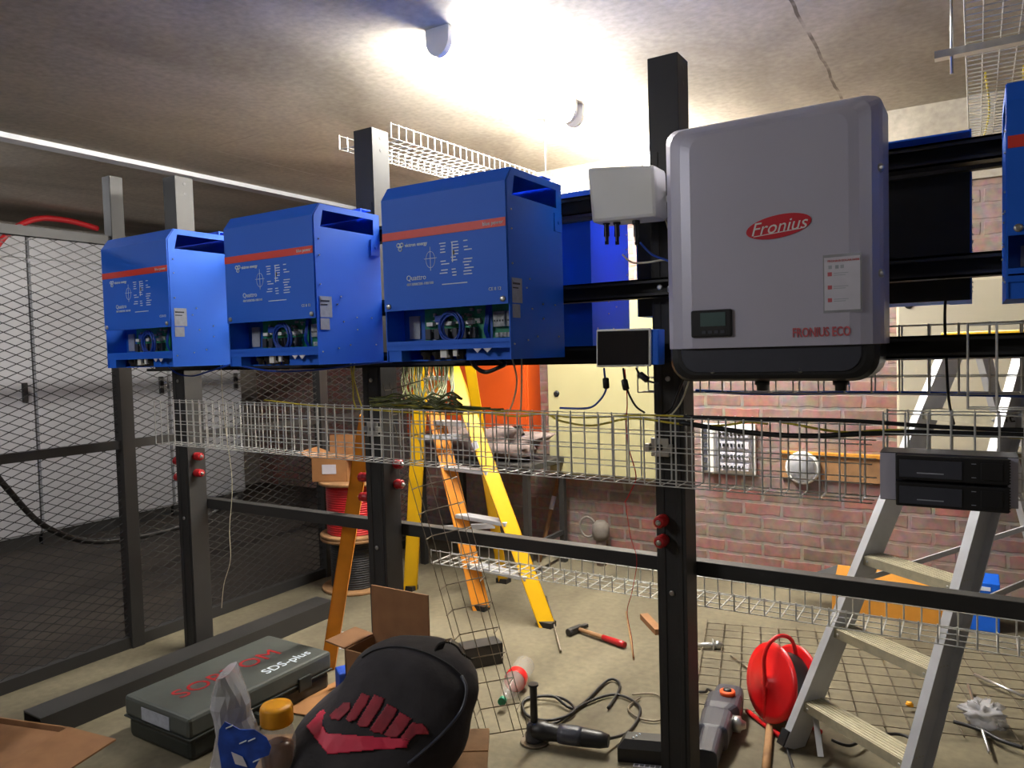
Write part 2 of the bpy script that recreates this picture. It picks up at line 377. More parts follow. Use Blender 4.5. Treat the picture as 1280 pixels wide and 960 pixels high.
# ------------------------------------------------------------------ inverters
def inverter(W_, D, Hh, label, blackback=False, closed=False, coil=False, gland=4, group='blue inverters on the front of the rack'):
    t = local('inverter', label, 'inverter', group)
    x0, x1 = -W_ / 2, W_ / 2; th = .004
    bay = .29 * Hh; ch = .045; cx = .028
    # side panels with a slanted vent slot and the chamfered corner
    for s in (-1, 1):
        xa = s * W_ / 2 - (th if s > 0 else 0)
        b = MB()
        vz0, vz1 = Hh - .082, Hh - .022
        segs = [[(0, 0), (D, 0), (D, Hh - .082), (0, Hh - .082)],
                [(0, Hh - .082), (.03, Hh - .082), (.045, Hh - .022), (cx + .004, Hh), (0, Hh - ch)],
                [(D - .035, Hh - .082), (D, Hh - .082), (D, Hh), (D - .035, Hh)],
                [(.045, Hh - .022), (D - .035, Hh - .022), (D - .035, Hh), (cx + .004, Hh)]]
        for g in segs: b.prism([(xa, y, z) for y, z in g], (th, 0, 0))
        p = b.build('side_panel', 'blue', t)
        sc = MB()
        for y, z in ((.02, .78), (.02, .68), (.02, .5), (.02, .41), (.12, .43), (.1, .38), (.2, .3), (.28, .3), (.13, .27), (.2, .22), (.02, .08), (.1, .1), (.16, .12), (.3, .12)):
            if y < D: screw(sc, (s * W_ / 2, y, z * Hh), .0028, (s, 0, 0))
        sc.build('rivet', 'steel', p)
        if s > 0:
            MB().box(x1 + .0003, x1 + .0012, .014, .072, .17, .245).box(x1 + .0003, x1 + .0012, .014, .058, .125, .166).build('rating_label', 'glabel', p)
            MB().box(x1 + .0013, x1 + .0016, .018, .06, .225, .231).box(x1 + .0013, x1 + .0016, .018, .05, .213, .217).build('label_print', 'bplast', p)
    # front cover: flat sheet, chamfer, top
    b = MB().prism([(x0 + .002, 0, bay), (x0 + .002, -.006, bay), (x0 + .002, -.006, Hh - ch), (x0 + .002, cx, Hh + .001), (x0 + .002, D - .01, Hh + .001), (x0 + .002, D - .01, Hh - .004), (x0 + .002, cx, Hh - .004), (x0 + .002, 0, Hh - ch)], (W_ - .004, 0, 0))
    cov = b.build('front_cover', 'blue', t)
    for xx in (x0 + .022, x1 - .02): MB().lathe((xx, -.006, bay + .015), [(.009, 0), (.0085, .004), (.003, .0045)], 14, (0, -1, 0)).build('cover_screw', 'steel', cov)
    zs = Hh * .70 - .006
    MB().box(x0 + .003, x1 - .003, -.0075, -.006, zs, zs + .026).build('red_stripe', 'red', cov)
    text('stripe_text', 'blue power', .016, 'print_', (x1 - .085, -.0078, zs + .008), cov)
    text('logo_text', 'victron energy', .0155, 'print_', (x0 + .098, -.0068, zs - .026), cov, bold=.0004)
    lg = MB()
    for q, (lx, lz) in enumerate(((.076, -.018), (.09, -.018), (.083, -.031))):
        lg.tube([(x0 + lx + .007 * math.cos(a) - .005, -.0068, zs + lz + .006 * math.sin(a)) for a in [k * math.pi / 4 for k in range(8)]], .0022, 5, True)
    lg.build('logo_mark', 'print_', cov)
    text('model_text', 'Quattro', .024, 'print_', (x0 + .1, -.0068, zs - .135), cov)
    text('model_number', '48/15000/200-100/100', .012, 'print_', (x0 + .1, -.0068, zs - .152), cov)
    d = MB(); dx = x0 + .235; rnd = random.Random(3)
    for row in range(12):
        z = zs - .03 - row * .0093
        for q in range(3):
            if row in (0, 9, 10) or rnd.random() < .8:
                a = dx + q * .045 + rnd.random() * .008; w = .014 + rnd.random() * .02
                d.box(a, a + w, -.0068, -.006, z, z + .0032)
    d.box(dx + .05, dx + .053, -.0068, -.006, zs - .09, zs - .03)
    d.box(dx + .008, dx + .105, -.0068, -.006, zs - .158, zs - .155)
    d.tube([(dx - .035 + .018 * math.cos(a), -.0064, zs - .075 + .026 * math.sin(a)) for a in [k * math.pi / 8 for k in range(16)]], .0008, 4, True)
    d.box(dx - .06, dx - .01, -.0068, -.006, zs - .072, zs - .0705).box(dx - .036, dx - .0345, -.0068, -.006, zs - .11, zs - .035)
    d.build('printed_diagram', 'print_', cov)
    MB().box(dx + .054, dx + .06, -.007, -.006, zs - .068, zs - .054).build('display_window', 'bplast', cov)
    text('approval_marks', 'CE 8 12', .014, 'print_', (x1 - .07, -.0068, bay + .042), cov)
    # bay
    MB().box(x0 + th, x1 - th, .09, .094, .045, bay + .03).build('bay_back', 'dblue', t)
    MB().box(x0 + th, x1 - th, D - .004, D, 0, Hh - (.075 if blackback else 0)).build('back_plate', 'black' if blackback else 'blue', t)
    MB().box(x0 + th, x1 - th, 0, .095, .05, .054).box(x0 + th, x1 - th, 0, .003, .036, .066).build('bay_shelf', 'blue', t)
    MB().box(x0 + th, x1 - th, .05, D - .004, 0, .004).box(x0 + th, x0 + .06, .004, .05, 0, .05).box(x0 + W_ * .62, x1 - th, .03, .05, .0, .05).build('bottom_panel', 'blue', t)
    MB().box(x0 + .03, x0 + .075, .0845, .0895, .075, bay - .015).build('side_label', 'glabel', t)
    pa = MB().box(x0 + .1, x0 + W_ * .72, .082, .088, .06, bay + .01).build('circuit_board', 'pcb', t)
    pb = MB().box(x0 + W_ * .76, x1 - .008, .082, .088, .06, bay + .01).build('circuit_board', 'pcb', t)
    rnd = random.Random(5)
    for q in range(6):
        xx = x0 + .115 + q * .036
        MB().box(xx, xx + .022, .062, .082, .07, .105).build('relay', 'dgrey', pa, .002)
    cm = MB()
    for q in range(34):
        xx = x0 + .11 + rnd.random() * .21; zz = .068 + rnd.random() * (bay - .075)
        cm.box(xx, xx + .004 + rnd.random() * .02, .07 + rnd.random() * .008, .083, zz, zz + .003 + rnd.random() * .008)
    cm.build('component', 'comp', pa, kind='stuff')
    cw = MB()
    for q in range(5): cw.box(x0 + .12 + q * .04, x0 + .145 + q * .04, .064, .082, .115 + .004 * (q % 2), .127)
    cw.build('white_connector', 'white', pa)
    MB().box(x0 + .165, x0 + .2, .05, .082, .125, .148).build('blue_terminal', 'bcab', pa, .002)
    for q in range(2):
        xx = x1 - .105 + q * .05
        r = MB().box(xx, xx + .043, .066, .082, .102, .15).build('terminal_block', 'comp', pb, .002)
        s2 = MB()
        for k in range(4): s2.box(xx + .003 + k * .01, xx + .009 + k * .01, .0655, .066, .118, .124)
        s2.build('terminal_slot', 'bplast', r)
    s3 = MB()
    for k in range(6): s3.box(x1 - .1 + k * .015, x1 - .088 + k * .015, .07, .082, .07, .084)
    s3.build('fuse_row', 'comp', pb)
    hn = MB()
    for q in range(4):
        xx = x0 + W_ * .725 + q * .004
        hn.tube(smooth([(xx, .075, bay + .01), (xx + .004, .06, .12), (xx - .004, .065, .09), (xx, .08, .06)], 4), .002, 5)
    hn.build('wiring_loom', 'bcab', t)
    for q in range(gland):
        xx = x0 + .14 + q * .045
        g = MB().lathe((xx, .035, .05), [(.015, 0), (.015, -.012), (.019, -.014), (.019, -.03), (.013, -.034), (.011, -.046)], 14).build('cable_gland', 'bplast', t)
    MB().box(x0 + .215, x0 + .24, .01, .03, .01, .036).build('plug', 'white', t); MB().box(x0 + .265, x0 + .28, .01, .03, .014, .036).build('plug', 'white', t)
    for q in range(2):
        MB().prism([(x0 + W_ * .72 + q * .037, -.001, .036), (x0 + W_ * .72 + .03 + q * .037, -.001, .036), (x0 + W_ * .72 + .015 + q * .037, -.001, .022)], (0, .0015, 0)).build('warning_triangle', 'paper', t)
    # mounting lug and lifting strip at the top rear
    MB().box(x1 - .2, x1 - .03, D - .07, D - .065, Hh + .001, Hh + .022).box(x1 - .2, x1 - .03, D - .065, D - .012, Hh + .018, Hh + .022).build('top_bracket', 'blue', t)
    if not blackback:
        b = MB().box(x1, x1 + .004, D - .055, D - .005, Hh - .16, Hh - .1); screw(b, (x1 + .004, D - .03, Hh - .13), .006, (1, 0, 0))
        b.build('mounting_lug', 'blue', t)
    return t
FR = 'blue inverters in a row on the front of the rack'
i3 = inverter(.488, .342, .575, 'blue inverter with open wiring bay next to the white box, largest of the row', group=FR)
i3.location = (-1.423, 1.887, 1.478)
i2 = dup(i3); i2['label'] = 'blue inverter in the middle of the row, left of the second rack post'; i2.location = (-2.231, 1.887, 1.474)
i1 = dup(i3); i1['label'] = 'blue inverter at the left end of the row, beside the mesh cage'; i1.location = (-3.085, 1.887, 1.478)
ra = inverter(.488, .342, .565, 'blue inverter on the far side of the rack behind the white box, edge in view', group='inverters facing the back of the rack')
ra.location = (-1.423, 2.79, 1.51); ra.rotation_euler.z = math.pi
hb = MB()
for k in range(6): hb.lathe((.225, .3425, .07 + k * .085), [(.004, 0), (.004, .001)], 8, (0, 1, 0))
hb.build('mounting_hole', 'bplast', ra)
rb = inverter(.475, .3, .47, 'inverter with black back plate and blue top, right of the grey inverter', True, group='inverters facing the back of the rack')
rb.location = (-.248, 2.745, 1.61); rb.rotation_euler.z = math.pi
rc = dup(rb); rc['label'] = 'inverter with black back plate mostly hidden behind the tall right-hand post'; rc.location = (-.765, 2.745, 1.61)
re_ = inverter(.44, .28, .47, 'blue inverter cut off by the right edge of the photo', group=FR); re_.location = (.275, 1.955, 1.585)
for k, (o, x) in enumerate(((i3, -.02), (i2, -.0), (i1, .0))):
    pts = []
    for j in range(97):
        a = j / 16 * 2 * math.pi + 2.2; rr = .04 + .006 * math.sin(j * .5)
        pts.append((o.location.x + x + .02 + rr * 1.05 * math.cos(a), o.location.y + .035 - .004 * math.sin(j * .13), o.location.z + .106 + rr * 1.15 * math.sin(a)))
    cable('cable_coil', pts, .003, 'bcab', ['coil of thin blue network cable in the bay of the inverter nearest the white box',
          'coil of thin blue network cable in the open bay of the middle inverter',
          'coil of thin blue network cable in the bay of the inverter by the cage'][k], 'cable coil', 'blue cable coils in the inverter bays', 6, 1)
# ------------------------------------------------------------------ the grey solar inverter
g = thing('solar_inverter', (-.48, 2.12, 1.4), 'large silver grey solar inverter with red oval logo and dark grey base', 'inverter')
gx0, gx1, gz0, gz1 = -.757, -.197, 1.495, 2.115
def rrect(x0, x1, z0, z1, y, r, n=5, top_only=False):
    out = []
    for (cx, cz, a0) in ((x1 - r, z1 - r, 0), (x0 + r, z1 - r, 90), (x0 + r, z0 + r, 180), (x1 - r, z0 + r, 270)):
        for k in range(n + 1):
            a = math.radians(a0 + 90 * k / n)
            if top_only and a0 >= 180: out.append((x0 if a0 == 180 else x1, y, z0)); continue
            out.append((cx + r * math.cos(a), y, cz + r * math.sin(a)))
    return out
prof = [(2.232, 0, .02), (2.09, .0, .025), (2.065, .006, .035), (2.045, .022, .04), (2.033, .05, .04), (2.028, .075, .04)]
body = MB().rings([rrect(gx0 + i * 1.15, gx1 - i * .95, gz0, gz1 - i * .55, y, r, 5, True) for y, i, r in prof])
body = body.build('housing', 'silver', g); 
for p in body.data.polygons: p.use_smooth = False
def brect(y, i, r):
    x0, x1, z0, z1 = gx0 + .008 + i, gx1 - .008 - i * .9, 1.402 + i * .6, gz0 - .001
    out = [(x1, y, z1), (x0, y, z1)]
    for (cx, cz, a0) in ((x0 + r, z0 + r, 180), (x1 - r, z0 + r, 270)):
        for k in range(7):
            a = math.radians(a0 + 15 * k); out.append((cx + r * math.cos(a), y, cz + r * math.sin(a)))
    return out
base = MB().rings([brect(2.232, 0, .06), brect(2.07, 0, .06), brect(2.05, .012, .055), brect(2.045, .03, .05)], False).build('base_cover', 'bplast', g)
MB().rings([brect(2.0455, .04, .05), brect(2.041, .044, .045)], False).build('base_inlay', 'dgrey', base)
sb = MB()
for x in (-.62, -.39): screw(sb, (x, 2.0445, 1.432), .008)
sb.build('screw', 'steel', base)
sb = MB()
for z in (1.93, 1.67):
    sb.lathe((gx1 - .005, 2.07, z), [(.012, 0), (.01, .006), (.004, .008)], 12, (.5, -1, 0))
    sb.lathe((gx0 + .003, 2.09, z), [(.012, 0), (.01, .005), (.004, .007)], 12, (-.7, -1, 0))
sb.build('screw', 'steel', body)
for x in (-.5, -.3): MB().lathe((x, 2.1, 1.403), [(.02, 0), (.02, -.012), (.015, -.014), (.015, -.028)], 14).build('cable_gland', 'bplast', base)
yf = 2.0275
ov = MB().prism([(-.437 + .082 * math.cos(a), yf, 1.807 + .03 * math.sin(a) + .008 * math.cos(a)) for a in [k * math.pi / 18 for k in range(36)]], (0, -.0012, 0)).build('logo_oval', 'frred', body)
text('logo_text', 'Fronius', .047, 'white', (-.437, yf - .0016, 1.792), ov, (math.pi / 2, -.06, 0), .0008, 'CENTER', None, .35)
MB().prism([(x, yf, z) for x, z in ((-.5, 1.785), (-.38, 1.795), (-.38, 1.797), (-.5, 1.787))], (0, -.0016, 0)).build('logo_line', 'white', ov)
d0 = MB().box(-.672, -.558, 2.018, yf + .001, 1.525, 1.60).build('display_panel', 'bplast', body, .006)
MB().box(-.644, -.575, 2.0165, 2.0185, 1.555, 1.592).build('display', 'lcd', d0)
bt = MB()
for k in range(4): bt.box(-.64 + k * .017, -.629 + k * .017, 2.0165, 2.0185, 1.535, 1.543)
bt.build('button', 'dgrey', d0)
text('model_text', 'FRONIUS ECO', .033, 'txtred', (-.405, yf - .001, 1.518), body, stretch=.66, bold=.0008)
lf = MB().box(-.326, -.243, yf - .002, yf - .0005, 1.582, 1.715).build('leaflet', 'paper', body)
MB().box(-.329, -.24, yf - .0006, yf, 1.576, 1.722).build('sleeve', 'film', lf)
text('leaflet_title', 'FRONIUS SOLAR.WEB', .0075, 'frred', (-.318, yf - .0024, 1.703), lf)
q = MB()
for z in (1.668, 1.635, 1.603): q.box(-.318, -.308, yf - .0024, yf - .002, z, z + .01)
q.build('icon', 'txtred', lf)
q = MB()
for z in (1.668, 1.635, 1.603):
    for j, w in enumerate((.034, .028)): q.box(-.304, -.304 + w, yf - .0024, yf - .002, z + .006 - j * .005, z + .0075 - j * .005)
for x in (-.316, -.3, -.288): q.box(x, x + .008, yf - .0024, yf - .002, 1.686, 1.695)
q.build('leaflet_print', 'glabel', lf)
# ------------------------------------------------------------------ white box and touch display
w = thing('junction_box', (-.92, 2.2, 1.9), 'white plastic box with black plugs beneath, left of the right-hand post', 'junction box')
a = at(733, 209, Y=2.1); b_ = at(818, 205, Y=2.1); c_ = at(821, 271, Y=2.1); d_ = at(739, 279, Y=2.1)
wb = MB().prism([a, d_, c_, b_], (0, .1, 0)).build('box', 'white', w, .012)
MB().prism([p + V((0, .1, 0)) for p in (a + V((.01, 0, -.01)), d_ + V((.01, 0, .01)), c_ + V((-.01, 0, .01)), b_ + V((-.01, 0, -.01)))], (0, .036, 0)).build('mounting_plate', 'black', w)
for px in (758, 771, 795):
    p = at(px, 275, Y=2.13)
    pl = MB().lathe(p, [(.012, 0), (.012, -.012), (.008, -.016), (.009, -.05), (.006, -.052), (.006, -.075)], 10).build('plug', 'bplast', w)
    MB().cyl(p + V((0, -.0095, -.014)), p + V((0, -.0095, -.066)), .0016, n=6).build('plug_pin', 'steel', pl)
td = thing('touch_display', (-.92, 2.15, 1.44), 'small black touch screen in white frame with blue case, under the white box', 'display')
a = at(745, 412, Y=2.1); d_ = at(745, 459, Y=2.1); c_ = at(813, 458, Y=2.1); b_ = at(813, 410, Y=2.1)
ins = lambda p, dx, dz: p + V((dx, 0, dz))
MB().prism([ins(p, dx, dz) + V((0, .008, 0)) for p, dx, dz in ((a, .006, -.004), (d_, .006, .004), (c_, .022, .004), (b_, .022, -.004))], (0, .055, 0)).build('case', 'blue', td, .003)
fr = MB().prism([a, d_, c_, b_], (0, .012, 0)).build('frame', 'white', td, .004)
MB().prism([ins(p, dx, dz) + V((0, -.0015, 0)) for p, dx, dz in ((a, .006, -.006), (d_, .006, .006), (c_, -.006, .006), (b_, -.006, -.006))], (0, .003, 0)).build('screen', 'screen', fr)
MB().box(-.98, -.86, 2.163, 2.24, 1.47, 1.5).build('mounting_bracket', 'black', td)
# ------------------------------------------------------------------ wire baskets
def basket(name, o, l, w, h, L, Wd, Hh, label, sl=.05, sw=.05, r=.0022, mt='wire', group=None, cat='cable tray', close=False, rs=0, base_only=False):
    o, l, w, h = V(o), V(l).normalized(), V(w).normalized(), V(h).normalized()
    t = thing(name, o + l * L / 2, label, cat, group)
    lw = MB(); nw = max(1, round(Wd / sw)); nh = max(1, round(Hh / sw)) if not base_only else 0
    offs = [w * (Wd * k / nw) for k in range(nw + 1)]
    if nh: offs += [h * (Hh * k / nh) for k in range(1, nh + 1)] + [w * Wd + h * (Hh * k / nh) for k in range(1, nh + 1)]
    for e in offs:
        jit = lambda: V((random.uniform(-rs, rs),) * 3)
        lw.tube([o + e + l * (L * k / 6) + (jit() if rs else V()) for k in range(7)], r * .85, 5)
    lw.build('long_wire', mt, t)
    cw = MB()
    for k in range(int(L / sl) + 1):
        p = o + l * (k * sl + .002); j = V((0, random.uniform(-rs, rs), 0))
        if nh: cw.tube([p + h * (Hh + .004), p, p + w * Wd, p + w * Wd + h * (Hh + .004)], r * 1.2, 5, smooth=False)
        else: cw.tube([p, p + w * Wd], r, 5)
    cw.build('cross_wire', mt, t)
    return t
basket('wire_cable_tray', (-3.36, 2.12, 1.105), (1, 0, -.008), (0, 1, 0), (0, 0, 1), 3.13, .1, .205, 'long galvanised wire tray crossing the rack below the blue inverters')
basket('wire_cable_tray', (-.205, 2.12, 1.115), (1, 0, 0), (0, 1, 0), (0, 0, 1), 1.1, .1, .2, 'wire tray section with black cables just above the black module bracket')
basket('wire_cable_tray', (-1.02, 2.47, 1.345), (1, 0, 0), (0, 1, 0), (0, 0, 1), 1.95, .1, .2, 'wire tray on the far side of the rack, just under the grey inverter', .075, .05)
basket('wire_cable_tray', (-.02, 2.13, 1.33), (1, 0, 0), (0, 1, 0), (0, 0, 1), .9, .06, .205, 'short wire tray over the lowest rail at the right edge', .06, .2)
basket('wire_cable_tray', (-2.0, 2.5, .60), (1, 0, 0), (0, 1, 0), (0, 0, 1), 3.0, .15, .055, 'low wire tray running behind the bottom crossbeam of the rack', .05, .05)
basket('wire_cable_tray', (-2.4, 2.45, 2.42), (0, 1, .02), (1, 0, 0), (0, 0, 1), 2.3, .3, .06, 'wire tray hung from ceiling behind the post between blue inverters', .05, .05)
basket('wire_cable_tray', (-.03, 1.3, 2.5), (0, 1, 0), (1, 0, 0), (0, 0, 1), 3.45, .3, .05, 'wire tray under the ceiling at the top right corner', .05, .05)
ho = V((-1.62, 2.34, .01)); ht = V((-1.98, 2.25, 1.39)); hd = (ht - ho)
hw = V((.9, .25, .2)); hw = (hw - hd.normalized() * hw.dot(hd.normalized())).normalized(); hn_ = hd.normalized().cross(hw)
basket('leaning_wire_tray', ho, hd, hw, -hn_, hd.length, .17, .06, 'length of wire tray standing on the floor and leaning in front of the yellow ladder', .1, .055, .002, 'rust', cat='cable tray')
# hangers
for (x, y, z) in ((-2.05, 3.7, 2.40),):
    t = thing('ceiling_hanger', (x, y, H), 'thin steel rod hanger at the tray behind the second post', 'hanger')
    MB().cyl((x, y, z), (x, y, H), .004, n=8).build('rod', 'steel', t)
    MB().box(-2.45, -2.03, y - .02, y + .02, 2.395, 2.415).build('support_strut', 'alu', t)
    MB().box(x - .03, x + .03, y - .02, y + .02, H - .004, H).build('plate', 'steel', t)
t = thing('ceiling_hanger', (-.1, 2.98, H), 'zinc strut on threaded rods carrying the tray at the top right', 'hanger')
MB().bar((-.12, 2.98, 2.47), (.6, 2.98, 2.47), .04, .02).box(-.12, .6, 2.96, 3.0, 2.456, 2.46).build('support_strut', 'steel', t)
for x in (-.07, .5): MB().cyl((x, 2.98, 2.40), (x, 2.98, H), .005, n=8).build('rod', 'steel', t)
# flat mesh on the floor
fm = MB()
o = V((-1.0, 2.95, .012)); ax = V((.97, .24, 0)).normalized(); ay = V((-.24, .97, 0)).normalized()
for k in range(24): fm.tube([o + ax * (k * .09) + ay * (1.0 * j / 4) + V((0, 0, .006 * random.random())) for j in range(5)], .0025, 5)
for k in range(11): fm.tube([o + ay * (k * .095) + ax * (2.08 * j / 5) + V((0, 0, .005 + .006 * random.random())) for j in range(6)], .0025, 5)
tag(fm.build('wire_mesh_sheet', 'rust'), 'flat rusty wire mesh sheet lying on the floor under the aluminium ladder', 'mesh sheet')
# ------------------------------------------------------------------ the cage
cg = thing('mesh_cage', (-3.79, 3, 0), 'black expanded metal cage wall beside the left end of the rack', 'cage')
CX = -3.79; CY0, CY1 = 1.0, WY - .03
for y in (1.0, 2.22, 3.6):
    MB().box(CX - .035, CX + .035, y - .035, y + .035, 0, 2.46).build('post', 'black', cg, .003)
def crail(z, h=.045): MB().box(CX - .02, CX + .02, CY0, CY1, z - h / 2, z + h / 2).build('rail', 'black', cg)
crail(2.13); crail(1.075); crail(.03, .06)
ms = MB(); ph, pw = .042, .096
def strand(a, b_, w=.0032):
    ms.bar(a, b_, .0025, w * 1.3, (1, 0, 0))
nz = int(2.06 / ph); ny = int((CY1 - CY0) / pw)
for i in range(nz + 1):
    z = .06 + i * ph; pts = []
    for j in range(ny * 2 + 1):
        pts.append((CX, CY0 + j * pw / 2, z + (ph / 2 * (1 if j % 2 else 0)) - 0))
    base = len(ms.v)
    for p in pts:
        for dz, dx in ((-.002, -.001), (.002, -.001), (.002, .0015), (-.002, .0015)): ms.v.append(V((p[0] + dx, p[1], p[2] + dz)))
    for j in range(len(pts) - 1):
        for k in range(4): ms.f.append((base + j * 4 + k, base + j * 4 + (k + 1) % 4, base + j * 4 + 4 + (k + 1) % 4, base + j * 4 + 4 + k)); ms.sm.append(False)
    pts = [(p[0], p[1], 2 * z + ph / 2 * 0 - p[2] + ph) for p in pts]
    base = len(ms.v)
    for p in pts:
        for dz, dx in ((-.002, -.001), (.002, -.001), (.002, .0015), (-.002, .0015)): ms.v.append(V((p[0] + dx, p[1], p[2] + dz)))
    for j in range(len(pts) - 1):
        for k in range(4): ms.f.append((base + j * 4 + k, base + j * 4 + (k + 1) % 4, base + j * 4 + 4 + (k + 1) % 4, base + j * 4 + 4 + k)); ms.sm.append(False)
ms.build('expanded_mesh', 'black', cg)
# ceiling channel over the cage
t = thing('ceiling_channel', (-4.6, 3, H), 'pale steel channel fixed under the ceiling above the cage', 'channel')
MB().box(-4.66, -4.56, -.5, 5.9, H - .035, H - .028).box(-4.64, -4.633, -.5, 5.9, H - .028, H).box(-4.587, -4.58, -.5, 5.9, H - .028, H).build('channel', 'alu', t)
# cabinets behind the mesh
def cabinet(y0, y1, label, doors):
    X = -6.6
    t = thing('steel_cabinet', (-7.0, (y0 + y1) / 2, 0), label, 'cabinet', 'white cabinets behind the mesh')
    MB().box(-7.35, X - .022, y0 + .004, y1 - .004, .1, 2.58).build('body', 'cab', t, .006)
    MB().box(-7.33, X - .04, y0 + .01, y1 - .01, 0, .1).build('plinth', 'black', t)
    n = doors; wd = (y1 - y0) / n
    for k in range(n):
        a = y0 + k * wd
        d = MB().box(X - .02, X, a + .008, a + wd - .008, .12, 2.36).build('door', 'cab', t, .005)
        MB().box(X, X + .025, a + wd - .1, a + wd - .06, 1.2, 1.36).build('handle', 'bplast', d, .004)
    MB().box(X - .02, X - .002, y0 + .008, y1 - .008, 2.38, 2.56).build('top_panel', 'cab', t, .004)
cabinet(1.75, 3.12, 'white cabinet behind the mesh at the left edge', 2)
cabinet(3.13, 4.32, 'white cabinet behind the mesh, between the edge one and the corner one', 1)
cabinet(4.33, 5.16, 'white cabinet behind the mesh, right of the thin cage post', 1)
cable('heavy_cable', [at(-20, 330, X=-6.5), at(10, 292, X=-6.5), at(45, 274, X=-6.5), at(85, 276, X=-6.5), at(122, 286, X=-6.5)], .025, 'ins', 'thick dark red cable arching over the cabinets at upper left')
cable('heavy_cable', [at(-30, 560, X=-4.05), at(10, 612, X=-4.05), at(60, 660, X=-4.05), at(130, 677, X=-4.05), at(235, 655, X=-4.05), at(300, 620, X=-4.05)], .016, 'kcab', 'thick black cable hanging in a long loop behind the mesh')
# ------------------------------------------------------------------ on the back wall
def enclosure(name, x0, x1, z0, z1, mt, label, knob, d=.2):
    t = thing(name, ((x0 + x1) / 2, WY, z0), label, 'cabinet')
    MB().box(x0, x1, WY - d + .02, WY, z0, z1).build('body', mt, t, .006)
    dd = MB().box(x0 + .01, x1 - .01, WY - d, WY - d + .019, z0 + .01, z1 - .01).build('door', mt, t, .004)
    MB().lathe((knob[0], WY - d, knob[1]), [(.022, 0), (.02, .008), (.01, .01)], 14, (0, -1, 0)).build('lock', 'bplast', dd)
YD = WY - .2
p = at(686, 592, Y=YD); q = at(826, 366, Y=YD)
enclosure('wall_cabinet', p.x, q.x, p.z, q.z, 'cream', 'cream wall cabinet seen between the touch display and the ladder', (p.x + .08, 1.0 + .2))
p = at(1121, 562, Y=YD); q = at(1400, 335, Y=YD); kb = at(1136, 381, Y=YD)
enclosure('wall_cabinet', p.x, q.x, p.z, q.z, 'cream2', 'pale cream wall cabinet behind the aluminium ladder top', (kb.x, kb.z))
p = at(508, 546, Y=YD); q = at(656, 400, Y=YD)
enclosure('wall_cabinet', p.x, q.x, p.z, q.z, 'oboard', 'orange wall cabinet behind the yellow ladder', (q.x - .06, q.z - .2))
# breaker panel
p = at(874, 592, Y=WY - .08); q = at(941, 532, Y=WY - .08)
t = thing('breaker_panel', ((p.x + q.x) / 2, WY, p.z), 'open white breaker panel on the brick wall under the grey inverter', 'breaker panel')
MB().box(p.x, q.x, WY - .03, WY, p.z, q.z).build('back_plate', 'white', t)
MB().box(p.x + .06, p.x + .1, WY - .09, WY - .03, p.z + .01, q.z - .01).build('cable_duct', 'white', t, .003)
for k in range(4):
    z = p.z + .03 + k * (q.z - p.z - .04) / 4; rr = MB()
    rr.box(p.x + .12, q.x - .03, WY - .07, WY - .03, z, z + .045)
    o = rr.build('breaker_row', 'paper', t, .002)
    k2 = MB()
    for j in range(7): k2.box(p.x + .13 + j * .024, p.x + .142 + j * .024, WY - .08, WY - .07, z + .012, z + .032)
    k2.build('breaker_switch', 'bplast', o)
k2 = MB()
for j in range(6): k2.box(p.x + .01, p.x + .05, WY - .05, WY - .03, p.z + .02 + j * .05, p.z + .05 + j * .05)
k2.build('terminal', 'dgrey', t)
# timber batten and bulkhead lamp on the wall
p = at(976, 597, Y=WY - .03); q = at(1110, 574, Y=WY - .03)
t = thing('wall_board', ((p.x + q.x) / 2, WY, p.z), 'reddish timber board fixed on the brick wall behind the wire tray', 'board')
MB().box(p.x, q.x, WY - .03, WY, p.z, q.z).build('board', 'wood', t); MB().box(p.x, q.x, WY - .05, WY, q.z, q.z + .02).build('ledge', 'card3', t)
p = at(1003, 585, Y=WY - .06)
t = thing('bulkhead_lamp', p, 'round white bulkhead fitting on the reddish board', 'lamp')
MB().lathe((p.x, WY - .03, p.z), [(.1, 0), (.1, .03), (.09, .04)], 24, (0, -1, 0)).build('rim', 'white', t)
MB().lathe((p.x, WY - .07, p.z), [(.085, 0), (.07, .025), (.04, .04), (.0, .045)], 24, (0, -1, 0)).build('glass', 'film', t)
# broom handle and pipe fitting against the wall
b0 = at(690, 700, Y=WY - .06); b1 = at(697, 598, Y=WY - .03)
t = thing('broom_handle', b0, 'wooden handle leaning upright against the brick wall', 'handle')
b0 = V((b0.x, WY - .25, 0)); b1 = V((b1.x, WY - .02, b1.z))
MB().cyl(b0, b1, .016, n=10).build('pole', 'wood', t)
MB().cyl(b0 + (b1 - b0) * .62, b0 + (b1 - b0) * .78, .0175, n=10).build('sticker', 'paper', t)
p = at(751, 665, Y=WY - .12)
t = thing('water_valve', p, 'grey valve and stub pipe at the foot of the brick wall', 'valve')
MB().cyl((p.x, WY - .12, 0), (p.x, WY - .12, p.z + .02), .035, n=14).build('pipe', 'stone', t)
MB().lathe((p.x, WY - .12, p.z), [(.05, -.05), (.06, -.02), (.06, .05), (.03, .08)], 16).build('valve_body', 'plaster', t)
MB().tube([(p.x - .09 + .06 * math.cos(a_), WY - .14, p.z + .03 + .07 * math.sin(a_)) for a_ in [k * math.pi / 8 for k in range(16)]], .009, 6, True).build('hand_wheel', 'plaster', t)
